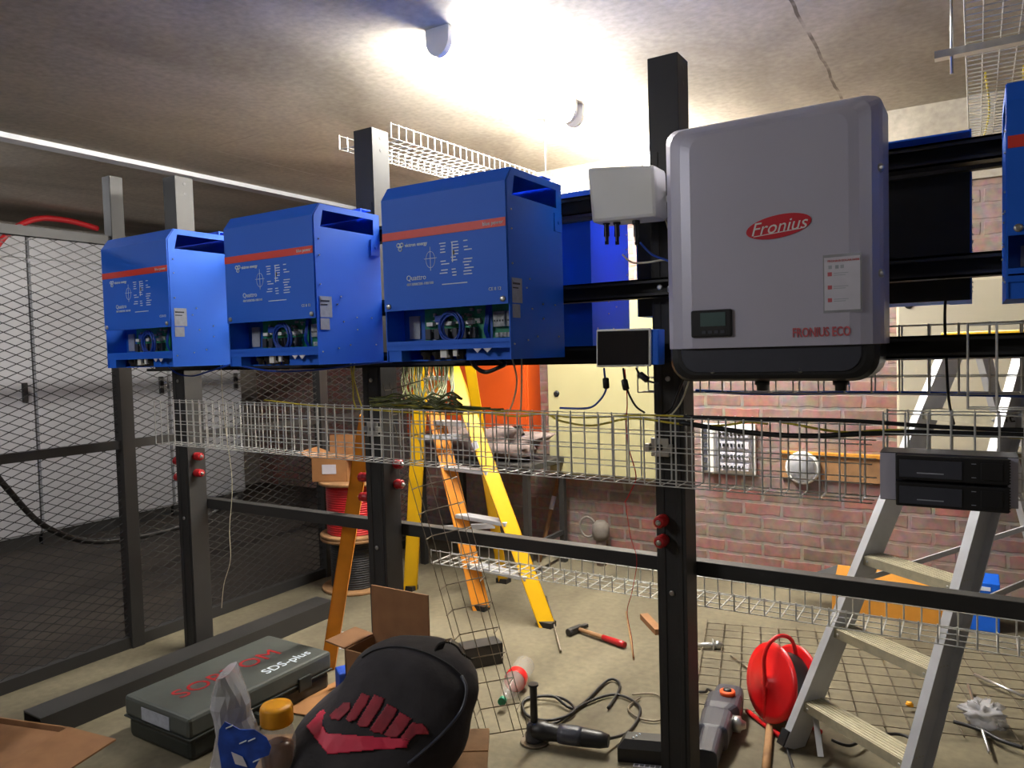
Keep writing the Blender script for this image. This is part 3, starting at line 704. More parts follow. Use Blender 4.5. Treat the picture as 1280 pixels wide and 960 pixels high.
# work table with bundle
t = thing('work_table', (-2.95, 4.35, 0), 'black metal work table against the wall behind the yellow ladder', 'table')
MB().box(-3.4, -2.45, 4.1, 4.65, .72, .76).build('table_top', 'black', t, .004)
for x in (-3.36, -2.49):
    for y in (4.13, 4.62): MB().box(x - .02, x + .02, y - .02, y + .02, 0, .72).build('leg', 'black', t)
for x in (-3.36, -2.49): MB().box(x - .012, x + .012, 4.15, 4.6, .2, .23).build('stretcher', 'black', t)
def blob(o, rx, ry, rz, amp, seed, n=24, flat=True, fq=3.):
    rs = []
    for i in range(1, 14):
        a = math.pi * i / 14 - math.pi / 2; ring = []
        for k in range(n):
            b = 2 * math.pi * k / n
            d = V((math.cos(a) ** .6 * math.cos(b), math.cos(a) ** .6 * math.sin(b), math.sin(a)))
            s = 1 + amp * noise.noise(d * fq + V((seed, seed * 2, 0)))+ amp * .5 * noise.noise(d * fq * 3 + V((seed, 0, 0)))
            z = d.z * rz * s
            ring.append(V(o) + V((d.x * rx * s, d.y * ry * s, max(z, -rz * .96) + rz * .96)))
        rs.append(ring)
    return MB().rings(rs)
tag(blob((-2.95, 4.31, .761), .42, .15, .11, .7, 3).build('wrapped_bundle', 'stone'), 'grey crumpled plastic wrapped bundle on the black work table', 'bundle')
# ------------------------------------------------------------------ yellow step ladder
t = thing('step_ladder', (-2.4, 3.7, 0), 'yellow fibreglass step ladder standing open behind the second rack post', 'ladder')
A0 = at(602, 762, Z=0); B0 = at(684, 783, Z=0); top = 1.98
At = V((A0.x - .12, A0.y + .32, top)); Bt = V((At.x + .24, At.y - .04, top))
A0 = V((A0.x, A0.y, 0)); B0 = V((B0.x, B0.y, 0))
def stile(p, q, w, d, mt, facing, par):
    p, q = V(p), V(q); ax = (q - p).normalized(); a = V(facing).normalized(); a = (a - ax * a.dot(ax)).normalized(); b = ax.cross(a)
    m_ = MB(); m_.obox(p - a * w / 2 - b * d / 2, a * w, b * .006, q - p)
    m_.obox(p - a * w / 2 - b * d / 2, a * .005, b * d, q - p); m_.obox(p + a * (w / 2 - .005) - b * d / 2, a * .005, b * d, q - p)
    return m_.build('stile', mt, par)
# solve the top so that the stiles follow the photo's lines
Bt = at(560, 445, Y=B0.y + .30); Bt = B0 + (Bt - B0) * ((top) / Bt.z)
At = at(541, 500, Y=A0.y + .26); At = A0 + (At - A0) * ((top) / At.z)
sB = stile(B0, Bt, .09, .035, 'yellow', r0, t)
sA = stile(A0, At, .1, .035, 'orange', r0, t)
for k in range(6):
    f = .12 + k * .14
    a_ = A0.lerp(At, f); b_ = B0.lerp(Bt, f)
    MB().bar(a_, b_, .08, .025).build('step', 'alu', t, .004)
C0 = at(513, 737, Z=0); Ct = At + V((-.05, .1, -.02)); Cq = at(527, 455, Y=C0.y - .08)
C0 = V((C0.x, C0.y, 0)); Ct = C0 + (Cq - C0) * (top / Cq.z)
D0 = V((-2.62, 4.02, 0)); Dt = V((Ct.x + .2, Ct.y + .02, top))
stile(C0, Ct, .085, .03, 'yellow', (.85, .5, 0), t); stile(D0, Dt, .06, .03, 'yellow', (.85, .5, 0), t)
for f in (.2, .5, .8): MB().bar(C0.lerp(Ct, f), D0.lerp(Dt, f), .03, .03).build('cross_brace', 'alu', t)
tc_ = (At + Bt + Ct + Dt) / 4
cap = MB(); cap.prism([p + V((0, 0, -.02)) for p in (At + V((-.05, -.04, 0)), Bt + V((.05, -.04, 0)), Dt + V((.05, .04, 0)), Ct + V((-.05, .04, 0)))], (0, 0, .05)); cap.build('top_cap', 'yellow', t, .005)
s1 = B0.lerp(Bt, .73); MB().bar(s1 + V((-.02, -.055, 0)), s1 + (Bt - B0).normalized() * .11 + V((-.02, -.055, 0)), .05, .002, (0, 1, 0)).build('sticker', 'paper', sB)
s1 = B0.lerp(Bt, .47); MB().bar(s1 + V((0, -.055, 0)), s1 + (Bt - B0).normalized() * .05 + V((0, -.055, 0)), .04, .002, (0, 1, 0)).build('sticker', 'paper', sB)
for p in (A0, B0, C0, D0): MB().box(p.x - .04, p.x + .04, p.y - .03, p.y + .03, 0, .03).build('rubber_foot', 'bplast', t)
# leaning amber channel
p = at(410, 836, Z=0); q = at(459, 520, Y=2.5)
t = thing('fibreglass_channel', p, 'amber yellow channel profile leaning against the second rack post', 'profile')
stile((p.x, p.y, 0), q, .066, .03, 'orange', (.848, .53, 0), t)
# ------------------------------------------------------------------ aluminium step ladder
t = thing('step_ladder', (-.2, 2.9, 0), 'aluminium step ladder standing open at the right behind the rack', 'ladder')
e1 = V((.796, -.606, 0)); e2 = V((.606, .796, 0))         # along the steps; away from the climber
L2 = V((-.42, 2.94, .45)); R2 = V((-.10, 2.70, .45))
def lp(side, z):
    ww = .06 * (z - .45); s = (z - .45) * .42
    return (L2 if side == 0 else R2) + e1 * (ww * (2.0 if side == 0 else -.3)) + e2 * s + V((0, 0, z - .45))
TOPZ = 1.50
for sd in (0, 1):
    p, q = lp(sd, 0), lp(sd, TOPZ); ax_ = (q - p).normalized(); a_ = e2; a_ = (a_ - ax_ * a_.dot(ax_)).normalized(); bn = e1
    mm = MB(); w_ = .095; sg = 1 if sd == 0 else -1
    mm.obox(p - a_ * w_ / 2, a_ * w_, bn * sg * .004, q - p)
    mm.obox(p - a_ * w_ / 2, a_ * .004, bn * sg * -.028, q - p); mm.obox(p + a_ * (w_ / 2 - .004), a_ * .004, bn * sg * -.028, q - p)
    so = mm.build('stile', 'alu', t)
    MB().obox(p - a_ * .055 - V((0, 0, 0)), a_ * .11, bn * sg * -.034, (q - p).normalized() * .06).build('rubber_foot', 'bplast', so)
    if sd == 1:
        base_p = lp(1, 1.25) - e1 * 0 - a_ * .03
text('logo_text', 'EVE', .05, 'bplast', lp(1, 1.22) + e1 * .006 - e2 * .045, so, (math.pi / 2 - .35, 0, math.atan2(e2.y, e2.x)), .001)
for z in (.18, .45, .715, .98, 1.245):
    a_, b_ = lp(0, z), lp(1, z)
    s = MB(); s.obox(a_ - e2 * .045 + V((0, 0, -.004)), b_ - a_, e2 * .09, V((0, 0, .004))); s.obox(a_ - e2 * .045 + V((0, 0, -.034)), b_ - a_, e2 * .004, V((0, 0, .03)))
    for k in range(6): s.obox(a_ - e2 * (.04 - k * .014), b_ - a_, e2 * .006, V((0, 0, .0025)))
    so = s.build('step', 'tread', t)
    rv = MB()
    for pnt in (a_ + e1 * .02, b_ - e1 * .02): screw(rv, pnt - e2 * .0455 + V((0, 0, -.018)), .005, (-e2.x, -e2.y, 0))
    rv.build('rivet', 'steel', so)
a_, b_ = lp(0, TOPZ), lp(1, TOPZ)
MB().obox(a_ - e2 * .06 - e1 * .03, b_ - a_ + e1 * .06, e2 * .2, V((0, 0, .028))).build('top_cap', 'yellow', t, .004)
for sd in (0, 1):
    q = (a_ if sd == 0 else b_) + e2 * .1; p = V((q.x, q.y, 0)) + e2 * .62 + e1 * (.05 if sd else -.05)
    MB().bar(p, q, .05, .028, (e1.x, e1.y, 0)).build('rear_leg', 'alu', t)
for z, hh in ((.3, .02), (.75, .02), (1.1, .02)):
    f = z / TOPZ
    pa_ = (V((a_.x, a_.y, 0)) + e2 * .72 - e1 * .05).lerp(a_ + e2 * .1, f); pb_ = (V((b_.x, b_.y, 0)) + e2 * .72 + e1 * .05).lerp(b_ + e2 * .1, f)
    MB().bar(pa_, pb_, .03, .02).build('rear_brace', 'alu', t)
for sd in (0, 1):
    fz = .62
    pa_ = lp(sd, fz); qe = ((a_ if sd == 0 else b_) + e2 * .1); pe = V((qe.x, qe.y, 0)) + e2 * .62 + e1 * (.05 if sd else -.05)
    MB().bar(pa_ , pe.lerp(qe, .5), .02, .006, (e1.x, e1.y, 0)).build('spreader', 'alu', t)
MB().bar(lp(0, .18) - e2 * .0 , lp(0, .03) + e1 * .12, .02, .006).build('corner_brace', 'alu', t)
# ------------------------------------------------------------------ black modules in bracket
t = thing('module_bracket', (-.06, 2.02, 1.1), 'grey steel bracket with two black drive modules hung on the wire tray at right', 'bracket')
a = at(1100, 562, Y=2.02); x1 = at(1273, 600, Y=2.02).x; z1 = at(1262, 573, Y=2.0).z; z0 = at(1262, 643, Y=2.0).z
MB().box(a.x, x1, 2.02, 2.024, z0 + .01, z1).box(a.x, x1, 2.024, 2.11, z1 - .004, z1).box(a.x, a.x + .004, 2.024, 2.11, z0 + .01, z1 - .004).box(x1 - .004, x1, 2.024, 2.11, z0 + .01, z1 - .004).build('frame', 'dgrey', t)
MB().box(x1 - .02, x1, 2.016, 2.02, z0 + .012, z1 - .002).build('flange', 'silver', t); MB().box(a.x, a.x + .034, 2.016, 2.02, z0 + .012, z1 - .002).build('flange', 'silver', t)
mx0, mx1 = at(1120, 600, Y=2.0).x, at(1262, 600, Y=2.0).x
hh = (z1 - z0) / 2
for k in range(2):
    zz = z0 + k * hh
    o = MB().box(mx0, mx1, 1.99, 2.02, zz + .003, zz + hh - .003).build('module', 'bplast', t, .003)
    MB().box(mx0 + .008, mx0 + (mx1 - mx0) * .6, 1.987, 1.99, zz + .01, zz + hh - .012).build('module_cover', 'dgrey', o, .001)
    rb_ = MB()
    for j in range(9): rb_.box(mx1 - .004, mx1 + .002, 1.992, 2.0, zz + .006 + j * .0065, zz + .009 + j * .0065)
    rb_.build('cooling_rib', 'bplast', o)
    MB().box(mx1 - .055, mx1 - .012, 1.987, 1.99, zz + .012, zz + hh - .012).build('handle', 'bplast', o, .002)
    mk = MB()
    for zq in (zz + .016, zz + hh - .016): mk.box(mx0 + (mx1 - mx0) * .68, mx0 + (mx1 - mx0) * .72, 1.9895, 1.99, zq, zq + .0015)
    mk.box(mx0 + .045, mx0 + .1, 1.9865, 1.987, zz + .02, zz + .0225)
    mk.build('marking', 'glabel', o)
# ------------------------------------------------------------------ cable drums and box
dc = at(424, 712, Z=.17); dc = V((-3.44, 3.52, 0))
def drum(z0, h, rc, mt, label, rf=.22):
    t = thing('cable_drum', (dc.x, dc.y, z0), label, 'cable drum', 'stacked cable drums')
    for z in (z0, z0 + h - .02): MB().lathe((dc.x, dc.y, z), [(rf - .004, 0), (rf, .004), (rf, .016), (rf - .004, .02)], 36).build('flange', 'wood', t)
    pr = []
    n = int((h - .04) / .014)
    for k in range(n):
        for q in range(4):
            a = math.pi * q / 4; pr.append((rc - .006 + .006 * math.sin(a), .02 + (h - .04) * (k + q / 4) / n))
    pr.append((rc - .006, h - .02))
    MB().lathe((dc.x, dc.y, z0), pr, 36).build('wound_cable', mt, t)
drum(0, .345, .16, 'kcab', 'wooden drum with black cable standing on the floor under the red one')
drum(.346, .36, .175, 'redc', 'wooden drum wound with red cable, upper one of the stack')
def boxopen(name, o, a, b, h, th, mt, label, flaps, parent_label=None, lid=None):
    o, a, b = V(o), V(a), V(b); t = thing(name, o + (a + b) / 2, label, 'box'); an, bn = a.normalized(), b.normalized()
    s = MB().obox(o, a, b, (0, 0, th))
    s.obox(o, a, bn * th, (0, 0, h)); s.obox(o + b - bn * th, a, bn * th, (0, 0, h))
    s.obox(o, an * th, b, (0, 0, h)); s.obox(o + a - an * th, an * th, b, (0, 0, h))
    s.build('carton', mt, t)
    for (e, ln, up_, out) in flaps:       # edge, flap length, rise, outward part
        p0, ed, on = {'f': (o, a, -bn), 'b': (o + b, a, bn), 'l': (o, b, -an), 'r': (o + a, b, an)}[e]
        d = (V((0, 0, 1)) * up_ + on * out).normalized() * ln
        n_ = ed.normalized().cross(d.normalized())
        MB().obox(p0 + V((0, 0, h)), ed, d, n_ * th).build('flap', mt, t)
    return t
bx = boxopen('cardboard_box', (dc.x - .16, dc.y - .2, .707), V((.21, .1, 0)), V((-.1, .26, 0)), .15, .005, 'card', 'small open cardboard box on top of the red cable drum', [('b', .12, 1, .1), ('l', .1, .4, 1), ('r', .1, -.2, 1), ('f', .1, .05, -1)])
MB().obox(V((dc.x - .16, dc.y - .2, .707)) + V((.21, .1, 0)) * .3 + V((.0, -.0022, .05)), V((.21, .1, 0)) * .4, V((.0005, -.001, 0)), (0, 0, .06)).build('shipping_label', 'paper', bx)
# ------------------------------------------------------------------ tool case
t = thing('tool_case', (-2.68, 2.0, 0), 'long dark grey power tool case with red and white lettering on its lid', 'tool case')
cx0, cx1, cy0, cy1 = -2.9, -2.48, 1.64, 2.36
MB().box(cx0 + .008, cx1 - .008, cy0 + .008, cy1 - .008, 0, .085).build('bottom_shell', 'case2', t, .02)
lid = MB().box(cx0, cx1, cy0, cy1, .09, .172).build('lid', 'case', t, .014)
MB().box(cx0 - .003, cx1 + .003, cy0 - .003, cy1 + .003, .084, .092).build('rim', 'case2', t, .003)
for y in (cy0 + .14, cy1 - .2): MB().box(cx1, cx1 + .012, y, y + .07, .06, .12).build('latch', 'case2', t, .004)
MB().box(cx1, cx1 + .03, cy0 + .28, cy0 + .30, .055, .075).box(cx1, cx1 + .03, cy0 + .42, cy0 + .44, .055, .075).box(cx1 + .02, cx1 + .035, cy0 + .28, cy0 + .44, .055, .075).build('handle', 'case2', t, .004)
MB().box(cx0 + .12, cx0 + .3, cy0 - .002, cy0 + .002, .1, .15).build('sticker', 'glabel', lid)
RZ = (0, 0, math.pi / 2)
text('lettering', 'SORTOM', .125, 'ins', (cx0 + .24, cy0 + .09, .1725), lid, RZ, .0005, 'LEFT', 'red lettering', 0, 1.0)
text('lettering', 'SDS-plus', .07, 'print_', (cx1 - .06, cy1 - .31, .1725), lid, RZ, .0005, 'LEFT', 'pale lettering')
# ------------------------------------------------------------------ foreground crate, jar, plastic bag, rucksack
def L_(lat, dep, z=0.): return V((r0.x * lat + fh.x * dep, r0.y * lat + fh.y * dep, z))
CT = .34
t = thing('crate', L_(-.42, 2.0), 'rough wooden crate top under the rucksack and the jar', 'crate')
for k in range(4): 
    MB().obox(L_(-.86, 1.72 + k * .135, CT - .02), r0 * .76, fh * .128, (0, 0, .02)).build('board', 'wood', t)
for d_ in (1.73, 2.22):
    for z in (.04, .15, .25): MB().obox(L_(-.85, d_, z), r0 * .74, fh * .015, (0, 0, .07)).build('slat', 'wood', t)
for la in (-.85, -.126):
    for z in (.04, .15, .25): MB().obox(L_(la, 1.745, z), r0 * .015, fh * .475, (0, 0, .07)).build('slat', 'wood', t)
for la in (-.834, -.166):
    for d_ in (1.75, 2.18): MB().obox(L_(la, d_, 0), r0 * .04, fh * .04, (0, 0, CT - .02)).build('corner_post', 'wood', t)
# jar
jl = at(345, 884, Z=.575); jo = V((jl.x, jl.y, CT)) - r0 * .006 + fh * .02
t = thing('jar', jo, 'clear jar of brown contents with a yellow screw lid beside the rucksack', 'jar')
MB().lathe(jo, [(.04, 0), (.045, .008), (.047, .03), (.047, .14), (.043, .165), (.036, .178), (.036, .19)], 28).build('glass', 'pet', t)
MB().lathe(jo, [(.036, .004), (.043, .012), (.043, .12), (.02, .135)], 24).build('contents', 'amber', t)
rr = []
for k in range(48): rr.append(None)
lidm = MB()
rs = []
for z, r_ in ((.183, .0415), (.188, .0425), (.225, .0425), (.232, .0395), (.233, .02)):
    rs.append([jo + V(((r_ + (.0008 if q % 2 and z < .226 else 0)) * math.cos(2 * math.pi * q / 48), (r_ + (.0008 if q % 2 and z < .226 else 0)) * math.sin(2 * math.pi * q / 48), z)) for q in range(48)])
lidm.rings(rs).build('lid', 'yell', t)
# rucksack: rings between outlines
DB = 2.03
def pxl(px, py, dep): d = ray(px, py); return CAM + d * (dep / d.dot(fh))
prof_ = [(966, 366, 556, .15), (960, 360, 566, .165), (945, 356, 576, .175), (925, 360, 585, .18), (905, 366, 592, .18), (885, 385, 596, .175), (866, 410, 599, .165), (848, 428, 599, .15), (830, 444, 592, .13), (816, 455, 580, .11), (806, 470, 562, .08), (801, 490, 545, .045)]
rg = []
for i, (y, xl, xr, hd) in enumerate(prof_):
    ring = []
    dd_ = DB + (967 - y) * .0009; a = pxl(xl, y, dd_); b = pxl(xr, y, dd_); cn = (a + b) / 2; hw = (b - a).length / 2; zc = cn.z
    tilt = .0 + (967 - y) * .0009
    for k in range(40):
        q = 2 * math.pi * k / 40; cc, ss = math.cos(q), math.sin(q)
        cc = math.copysign(abs(cc) ** .75, cc); ss = math.copysign(abs(ss) ** .75, ss)
        p = V((cn.x, cn.y, max(CT + .002, zc))) + r0 * (cc * hw * .98) + fh * (ss * hd)
        nn = noise.noise(p * 9) * .022 + noise.noise(V((p.x * 26, p.y * 26, p.z * 14))) * .007 + noise.noise(V((p.dot(r0) * 8 + p.z * 16, p.z * 5, 3))) * .02
        p += (r0 * cc + fh * ss) * nn
        if i == 0: p.z = CT + .002
        ring.append(p)
    rg.append(ring)
t = thing('rucksack', (cn.x, cn.y, CT), 'black rucksack with a large crimson swoosh, in the foreground', 'rucksack')
bm_ = MB().rings(rg); bvh = BVHTree.FromPolygons([v[:] for v in bm_.v], bm_.f)
bag = bm_.build('body', 'fabric', t); sd = bag.modifiers.new('s', 'SUBSURF'); sd.levels = sd.render_levels = 1
def inside(x, y, P):
    r = False; j = len(P) - 1
    for i in range(len(P)):
        if (P[i][1] > y) != (P[j][1] > y) and x < (P[j][0] - P[i][0]) * (y - P[i][1]) / (P[j][1] - P[i][1]) + P[i][0]: r = not r
        j = i
    return r
def onbag(name, P, mt, step=2.0, off=.004, label=None):
    "a flat print that follows the cloth, with its own thickness"
    xs = [p[0] for p in P]; ys = [p[1] for p in P]; g_ = {}; m_ = MB()
    def vid(i, j):
        if (i, j) in g_: return g_[i, j]
        x, y = min(xs) + i * step, min(ys) + j * step
        d = ray(x, y).normalized(); h = bvh.ray_cast(CAM, d)
        if h[0] is None: g_[i, j] = None; return None
        m_.v.append(h[0] - d * off); g_[i, j] = len(m_.v) - 1; return g_[i, j]
    for i in range(int((max(xs) - min(xs)) / step) + 1):
        for j in range(int((max(ys) - min(ys)) / step) + 1):
            if inside(min(xs) + (i + .5) * step, min(ys) + (j + .5) * step, P):
                q = [vid(i, j), vid(i, j + 1), vid(i + 1, j + 1), vid(i + 1, j)]
                if None not in q: m_.f.append(tuple(q)); m_.sm.append(True)
    o = m_.build(name, mt, bag, 0, label)
    sm_ = o.modifiers.new('t', 'SOLIDIFY'); sm_.thickness = .0015
onbag('swoosh_print', [(416, 881), (400, 889), (383, 908), (396, 925), (410, 943), (440, 940), (470, 937), (508, 935), (513, 924), (500, 923), (470, 921), (430, 918), (408, 916), (402, 905), (405, 892), (412, 886)], 'swoosh', 1.5)
for P in ([(412, 893), (430, 878), (438, 878), (437, 886), (424, 900), (414, 899)], [(432, 898), (452, 866), (462, 870), (458, 880), (444, 900), (436, 902)], [(446, 905), (468, 868), (480, 873), (476, 884), (460, 908), (450, 908)],
          [(462, 912), (484, 880), (497, 886), (492, 897), (478, 917), (468, 916)], [(480, 918), (500, 890), (514, 898), (508, 908), (496, 922), (486, 922)], [(500, 923), (515, 903), (528, 905), (535, 911), (536, 918), (520, 918), (510, 928)]):
    onbag('stripe_print', P, 'swoosh2', 1.5, .004, 'faded crimson stripe')
def onl(pts, off=.01):
    out = []
    for x, y in pts:
        d = ray(x, y).normalized(); h = bvh.ray_cast(CAM, d)
        out.append(h[0] - d * off if h[0] is not None else pxl(x, y, DB - .02))
    return smooth(out, 5)
MB().tube(onl([(577, 845), (583, 860), (580, 880), (572, 895), (558, 912), (545, 925), (528, 940), (510, 955)], .004), .005, 6).build('zip', 'dgrey', bag)
MB().tube(onl([(452, 822), (470, 812), (500, 808), (530, 815), (560, 830), (577, 845)], .003), .003, 6).build('piping', 'bplast', bag)
mb = MB(); pth = smooth([pxl(548, 812, DB + .05), pxl(553, 803, DB + .04), pxl(562, 801, DB + .03), pxl(573, 808, DB + .03), pxl(580, 818, DB + .03), pxl(588, 824, DB + .04)], 5)
for p, q in zip(pth, pth[1:]): mb.bar(p, q + (q - p) * .1, .03, .005, up)
mb.build('carry_strap', 'bplast', t)
# clear plastic bag with blue label
po = at(290, 900, Z=.45)
po = pxl(290, 950, 2.0); rs = []
outl = [(1010, 262, 322), (985, 264, 330), (960, 262, 334), (935, 268, 330), (915, 272, 322), (895, 268, 313), (878, 265, 312), (862, 268, 305), (848, 272, 296), (838, 278, 290)]
DP = 1.93
for i, (y, xl, xr) in enumerate(outl):
    a = pxl(xl, y, DP); b = pxl(xr, y, DP); cn = (a + b) / 2; hw = (b - a).length / 2; ring = []
    for k in range(18):
        q = 2 * math.pi * k / 18
        s = 1 + .35 * noise.noise(V((math.cos(q) * 1.6, math.sin(q) * 1.6, y * .045)))
        ring.append(cn + r0 * math.cos(q) * hw * (.9 + .1 * s) + fh * math.sin(q) * .055 * s)
    rs.append(ring)
zb = min(p.z for p in rs[0])
rs[0] = [V((p.x, p.y, CT + .002)) for p in rs[0]]
t = thing('plastic_bag', V((cn.x, cn.y, CT)), 'crumpled clear plastic bag with a blue printed label beside the yellow lidded jar', 'bag')
film = MB().rings(rs, False).build('film', 'film', t)
pb = BVHTree.FromPolygons([v[:] for r in rs for v in r], [(i * 18 + k, i * 18 + (k + 1) % 18, i * 18 + 18 + (k + 1) % 18, i * 18 + 18 + k) for i in range(len(rs) - 1) for k in range(18)])
def panel(name, P, mt, dep, par, thick=.002, bulge=.0):
    v = []
    for x, y in P: v.append(pxl(x, y, dep))
    return MB().prism(v, fh * thick).build(name, mt, par)
lb = panel('printed_label', [(281, 902), (300, 912), (318, 912), (333, 922), (339, 934), (336, 944), (325, 948), (319, 960), (300, 966), (277, 962), (272, 930), (274, 912)], 'bluep', DP - .085, film)
panel('white_label', [(289, 940), (303, 946), (309, 959), (294, 955)], 'paper', DP - .088, lb, .001)
pl = MB()
for k, (x, y) in enumerate(((282, 910), (299, 929), (310, 926), (316, 952))):
    pl.prism([pxl(x, y, DP - .087), pxl(x + 9, y - 4, DP - .087), pxl(x + 9, y - 2.4, DP - .087), pxl(x, y + 1.6, DP - .087)], fh * .001)
pl.build('label_print', 'print_', lb)
# wrinkled brown paper on the crate
tag(blob(L_(-.63, 2.04, CT + .001), .06, .05, .02, .9, 8).build('crumpled_paper', 'card'), 'crumpled brown paper lying in front of the jar', 'paper')
# ------------------------------------------------------------------ standing carton, blue box and bits near the second post
bo = boxopen('cardboard_box', (-2.0, 1.97, 0), (.28, .0, 0), (0, .16, 0), .41, .006, 'card2', 'tall open cardboard box behind the rucksack with one flap up', [('b', .2, 1, .0), ('l', .1, .1, 1), ('r', .1, -.3, 1)])
p = at(425, 862, Z=0)
t = thing('patterned_box', p, 'small dark blue patterned box between the tool case and the cardboard box', 'box')
e = V((.5, .8, 0)).normalized(); f_ = V((.8, -.5, 0)).normalized()
MB().obox(p - e * .02, e * .3, f_ * .09, (0, 0, .11)).build('carton', 'bluep', t, .006)
MB().obox(p - e * .02 + f_ * .092 + V((0, 0, .02)), e * .3, f_ * .001, (0, 0, .02)).build('printed_band', 'print_', t)
p = at(424, 812, Z=0)
t = thing('steel_angle', p, 'short grey steel angle bracket lying beside the amber channel', 'bracket')
MB().obox(p, r0 * .14, fh * .06, (0, 0, .006)).obox(p + fh * .055, r0 * .14, fh * .006, (0, 0, .07)).build('angle', 'alu', t)
p = at(412, 872, Z=0.002)
t = MB().add([p + V(q) for q in ((-.12, -.2, 0), (.1, -.16, .004), (.02, .02, .02), (.12, .28, .006), (-.08, .22, 0), (-.12, -.2, .004), (.1, -.16, .008), (.02, .02, .024), (.12, .28, .01), (-.08, .22, .004))],
   [(0, 1, 2), (0, 2, 4), (2, 3, 4), (7, 6, 5), (9, 7, 5), (9, 8, 7), (0, 1, 6, 5), (1, 2, 7, 6), (2, 3, 8, 7), (3, 4, 9, 8), (4, 0, 5, 9)]).build('cardboard_sheet', 'card')
tag(t, 'torn brown cardboard sheet on the floor right of the tool case', 'cardboard')
# left corner carton, bag, dark holdall
t = boxopen('cardboard_box', (-3.02, .80, 0), (.42, .12, 0), (-.12, .42, 0), .22, .006, 'card2', 'cardboard box in the lower left corner with a plastic bag on it', [('f', .18, .05, 1), ('r', .2, -.1, 1)])
MB().obox((-3.0, .82, .2), (.38, .11, 0), (-.11, .38, 0), (0, 0, .012)).build('closed_flap', 'card2', t)
tag(blob((-2.93, 1.05, .213), .12, .1, .1, .8, 14).build('plastic_bag', 'film'), 'clear plastic bag on the cardboard box at lower left', 'bag')
tag(blob((-2.2, .92, 0), .2, .24, .16, .35, 21, 28).build('holdall', 'fabric'), 'dark fabric holdall at the bottom left corner of the photo', 'bag')
t = thing('red_cable_coil', (-4.1, 1.55, 0), 'coil of thick red cable on the dark floor behind the mesh', 'cable coil')
mb = MB()
mb.tube([(-4.5 + (.2 + .01 * math.sin(k)) * math.cos(k * .35), 1.6 + .2 * math.sin(k * .35), .03 + k * .0022) for k in range(74)], .024, 8)
mb.build('coil', 'redc', t)
# ------------------------------------------------------------------ things on the floor
def flr(px, py, z=0.): return at(px, py, Z=z)
# hammer
a, b = flr(722, 786, .02), flr(781, 806, .02); d = (b - a).normalized(); s = V((-d.y, d.x, 0))
t = thing('hammer', a, 'hammer with wooden and red handle lying on the floor', 'hammer')
MB().tube([a, a.lerp(b, .5), a.lerp(b, .9), b], [.011, .013, .016, .014], 10).build('handle', 'wood', t)
MB().tube([a.lerp(b, .55), a.lerp(b, .9), b + d * .002], [.0145, .0175, .0155], 10).build('grip', 'ins', t)
MB().bar(a - s * .07, a + s * .03, .03, .032).bar(a + s * .03, a + s * .075, .024, .02).cyl(a - s * .075, a - s * .055, .02, n=12).build('head', 'black', t, .003)
# bottle
a, b = flr(628, 876, .045), flr(657, 830, .05); d = (b - a).normalized()
t = thing('plastic_bottle', a, 'empty clear plastic bottle with red label and green cap lying on the floor', 'bottle')
L = (b - a).length
MB().lathe(a, [(.014, 0), (.014, .03), (.02, .05), (.045, .12), (.048, L * .6), (.046, L * .8), (.048, L * .95), (.03, L)], 22, d).build('body', 'pet', t)
MB().lathe(a, [(.0488, L * .5), (.0492, L * .51), (.0492, L * .62), (.0488, L * .63)], 22, d).build('label', 'redp', t)
MB().lathe(a - d * .012, [(.017, 0), (.017, .022), (.015, .024)], 16, d).build('cap', 'pcb', t)
# square tube offcut
a = flr(592, 838, 0); d = (flr(625, 800, 0) - a); 
t = thing('steel_tube_offcut', a, 'short black square steel tube offcut beside the leaning wire tray', 'steel tube')
e = (r0 * .85 + fh * .35).normalized() * .19; n_ = V((-e.y, e.x, 0)).normalized() * .1
m_ = MB(); o = a + V((-.03, -.02, .0))
m_.obox(o, e, n_, (0, 0, .004)).obox(o + V((0, 0, .096)), e, n_, (0, 0, .004)).obox(o, e, n_ * .04, (0, 0, .1)).obox(o + n_ * .96, e, n_ * .04, (0, 0, .1))
m_.build('tube', 'black', t)
# steel rods, sticks
def rod(name, p, q, r, mt, label, cat='rod', z=.012):
    a, b = flr(*p, z), flr(*q, z); o = MB().cyl(a, b, r, n=8).build(name, mt); return tag(o, label, cat)
rod('steel_rod', (683, 745), (701, 814), .006, 'rust', 'thin steel rod on the floor at the foot of the yellow ladder')
rod('thin_batten', (783, 765), (792, 822), .005, 'wood', 'thin crooked stick on the floor right of the hammer')
rod('steel_rod', (1161, 855), (1172, 886), .006, 'steel', 'short bright rod under the aluminium ladder near the mesh sheet', z=.03)
rod('steel_rod', (1218, 843), (1283, 872), .007, 'steel', 'bright steel rod on the mesh sheet at the right edge', z=.03)
rod('steel_rod', (1210, 856), (1237, 941), .006, 'steel', 'long bright rod beside the scrap of plastic, right of the ladder', z=.03)
rod('steel_rod', (914, 820), (945, 842), .005, 'rust', 'dark rod on the floor left of the red reel')
a, b = flr(805, 770, .015), flr(824, 790, .015); t = MB().bar(a, b, .045, .03).build('timber_block', 'card2'); tag(t, 'small grey wood block on the floor just left of the tall post', 'block')
a, b = flr(868, 806, .02), flr(903, 806, .02)
t = thing('threaded_stud', a, 'shiny zinc bolt with washer and nut lying on the floor right of the tall post', 'bolt')
MB().cyl(a, b, .012, n=12).build('shank', 'steel', t); d = (b - a).normalized()
MB().lathe(b - d * .05, [(.03, 0), (.03, .005)], 18, d).lathe(b - d * .035, [(.022, 0), (.022, .022)], 6, d).build('nut', 'steel', t)
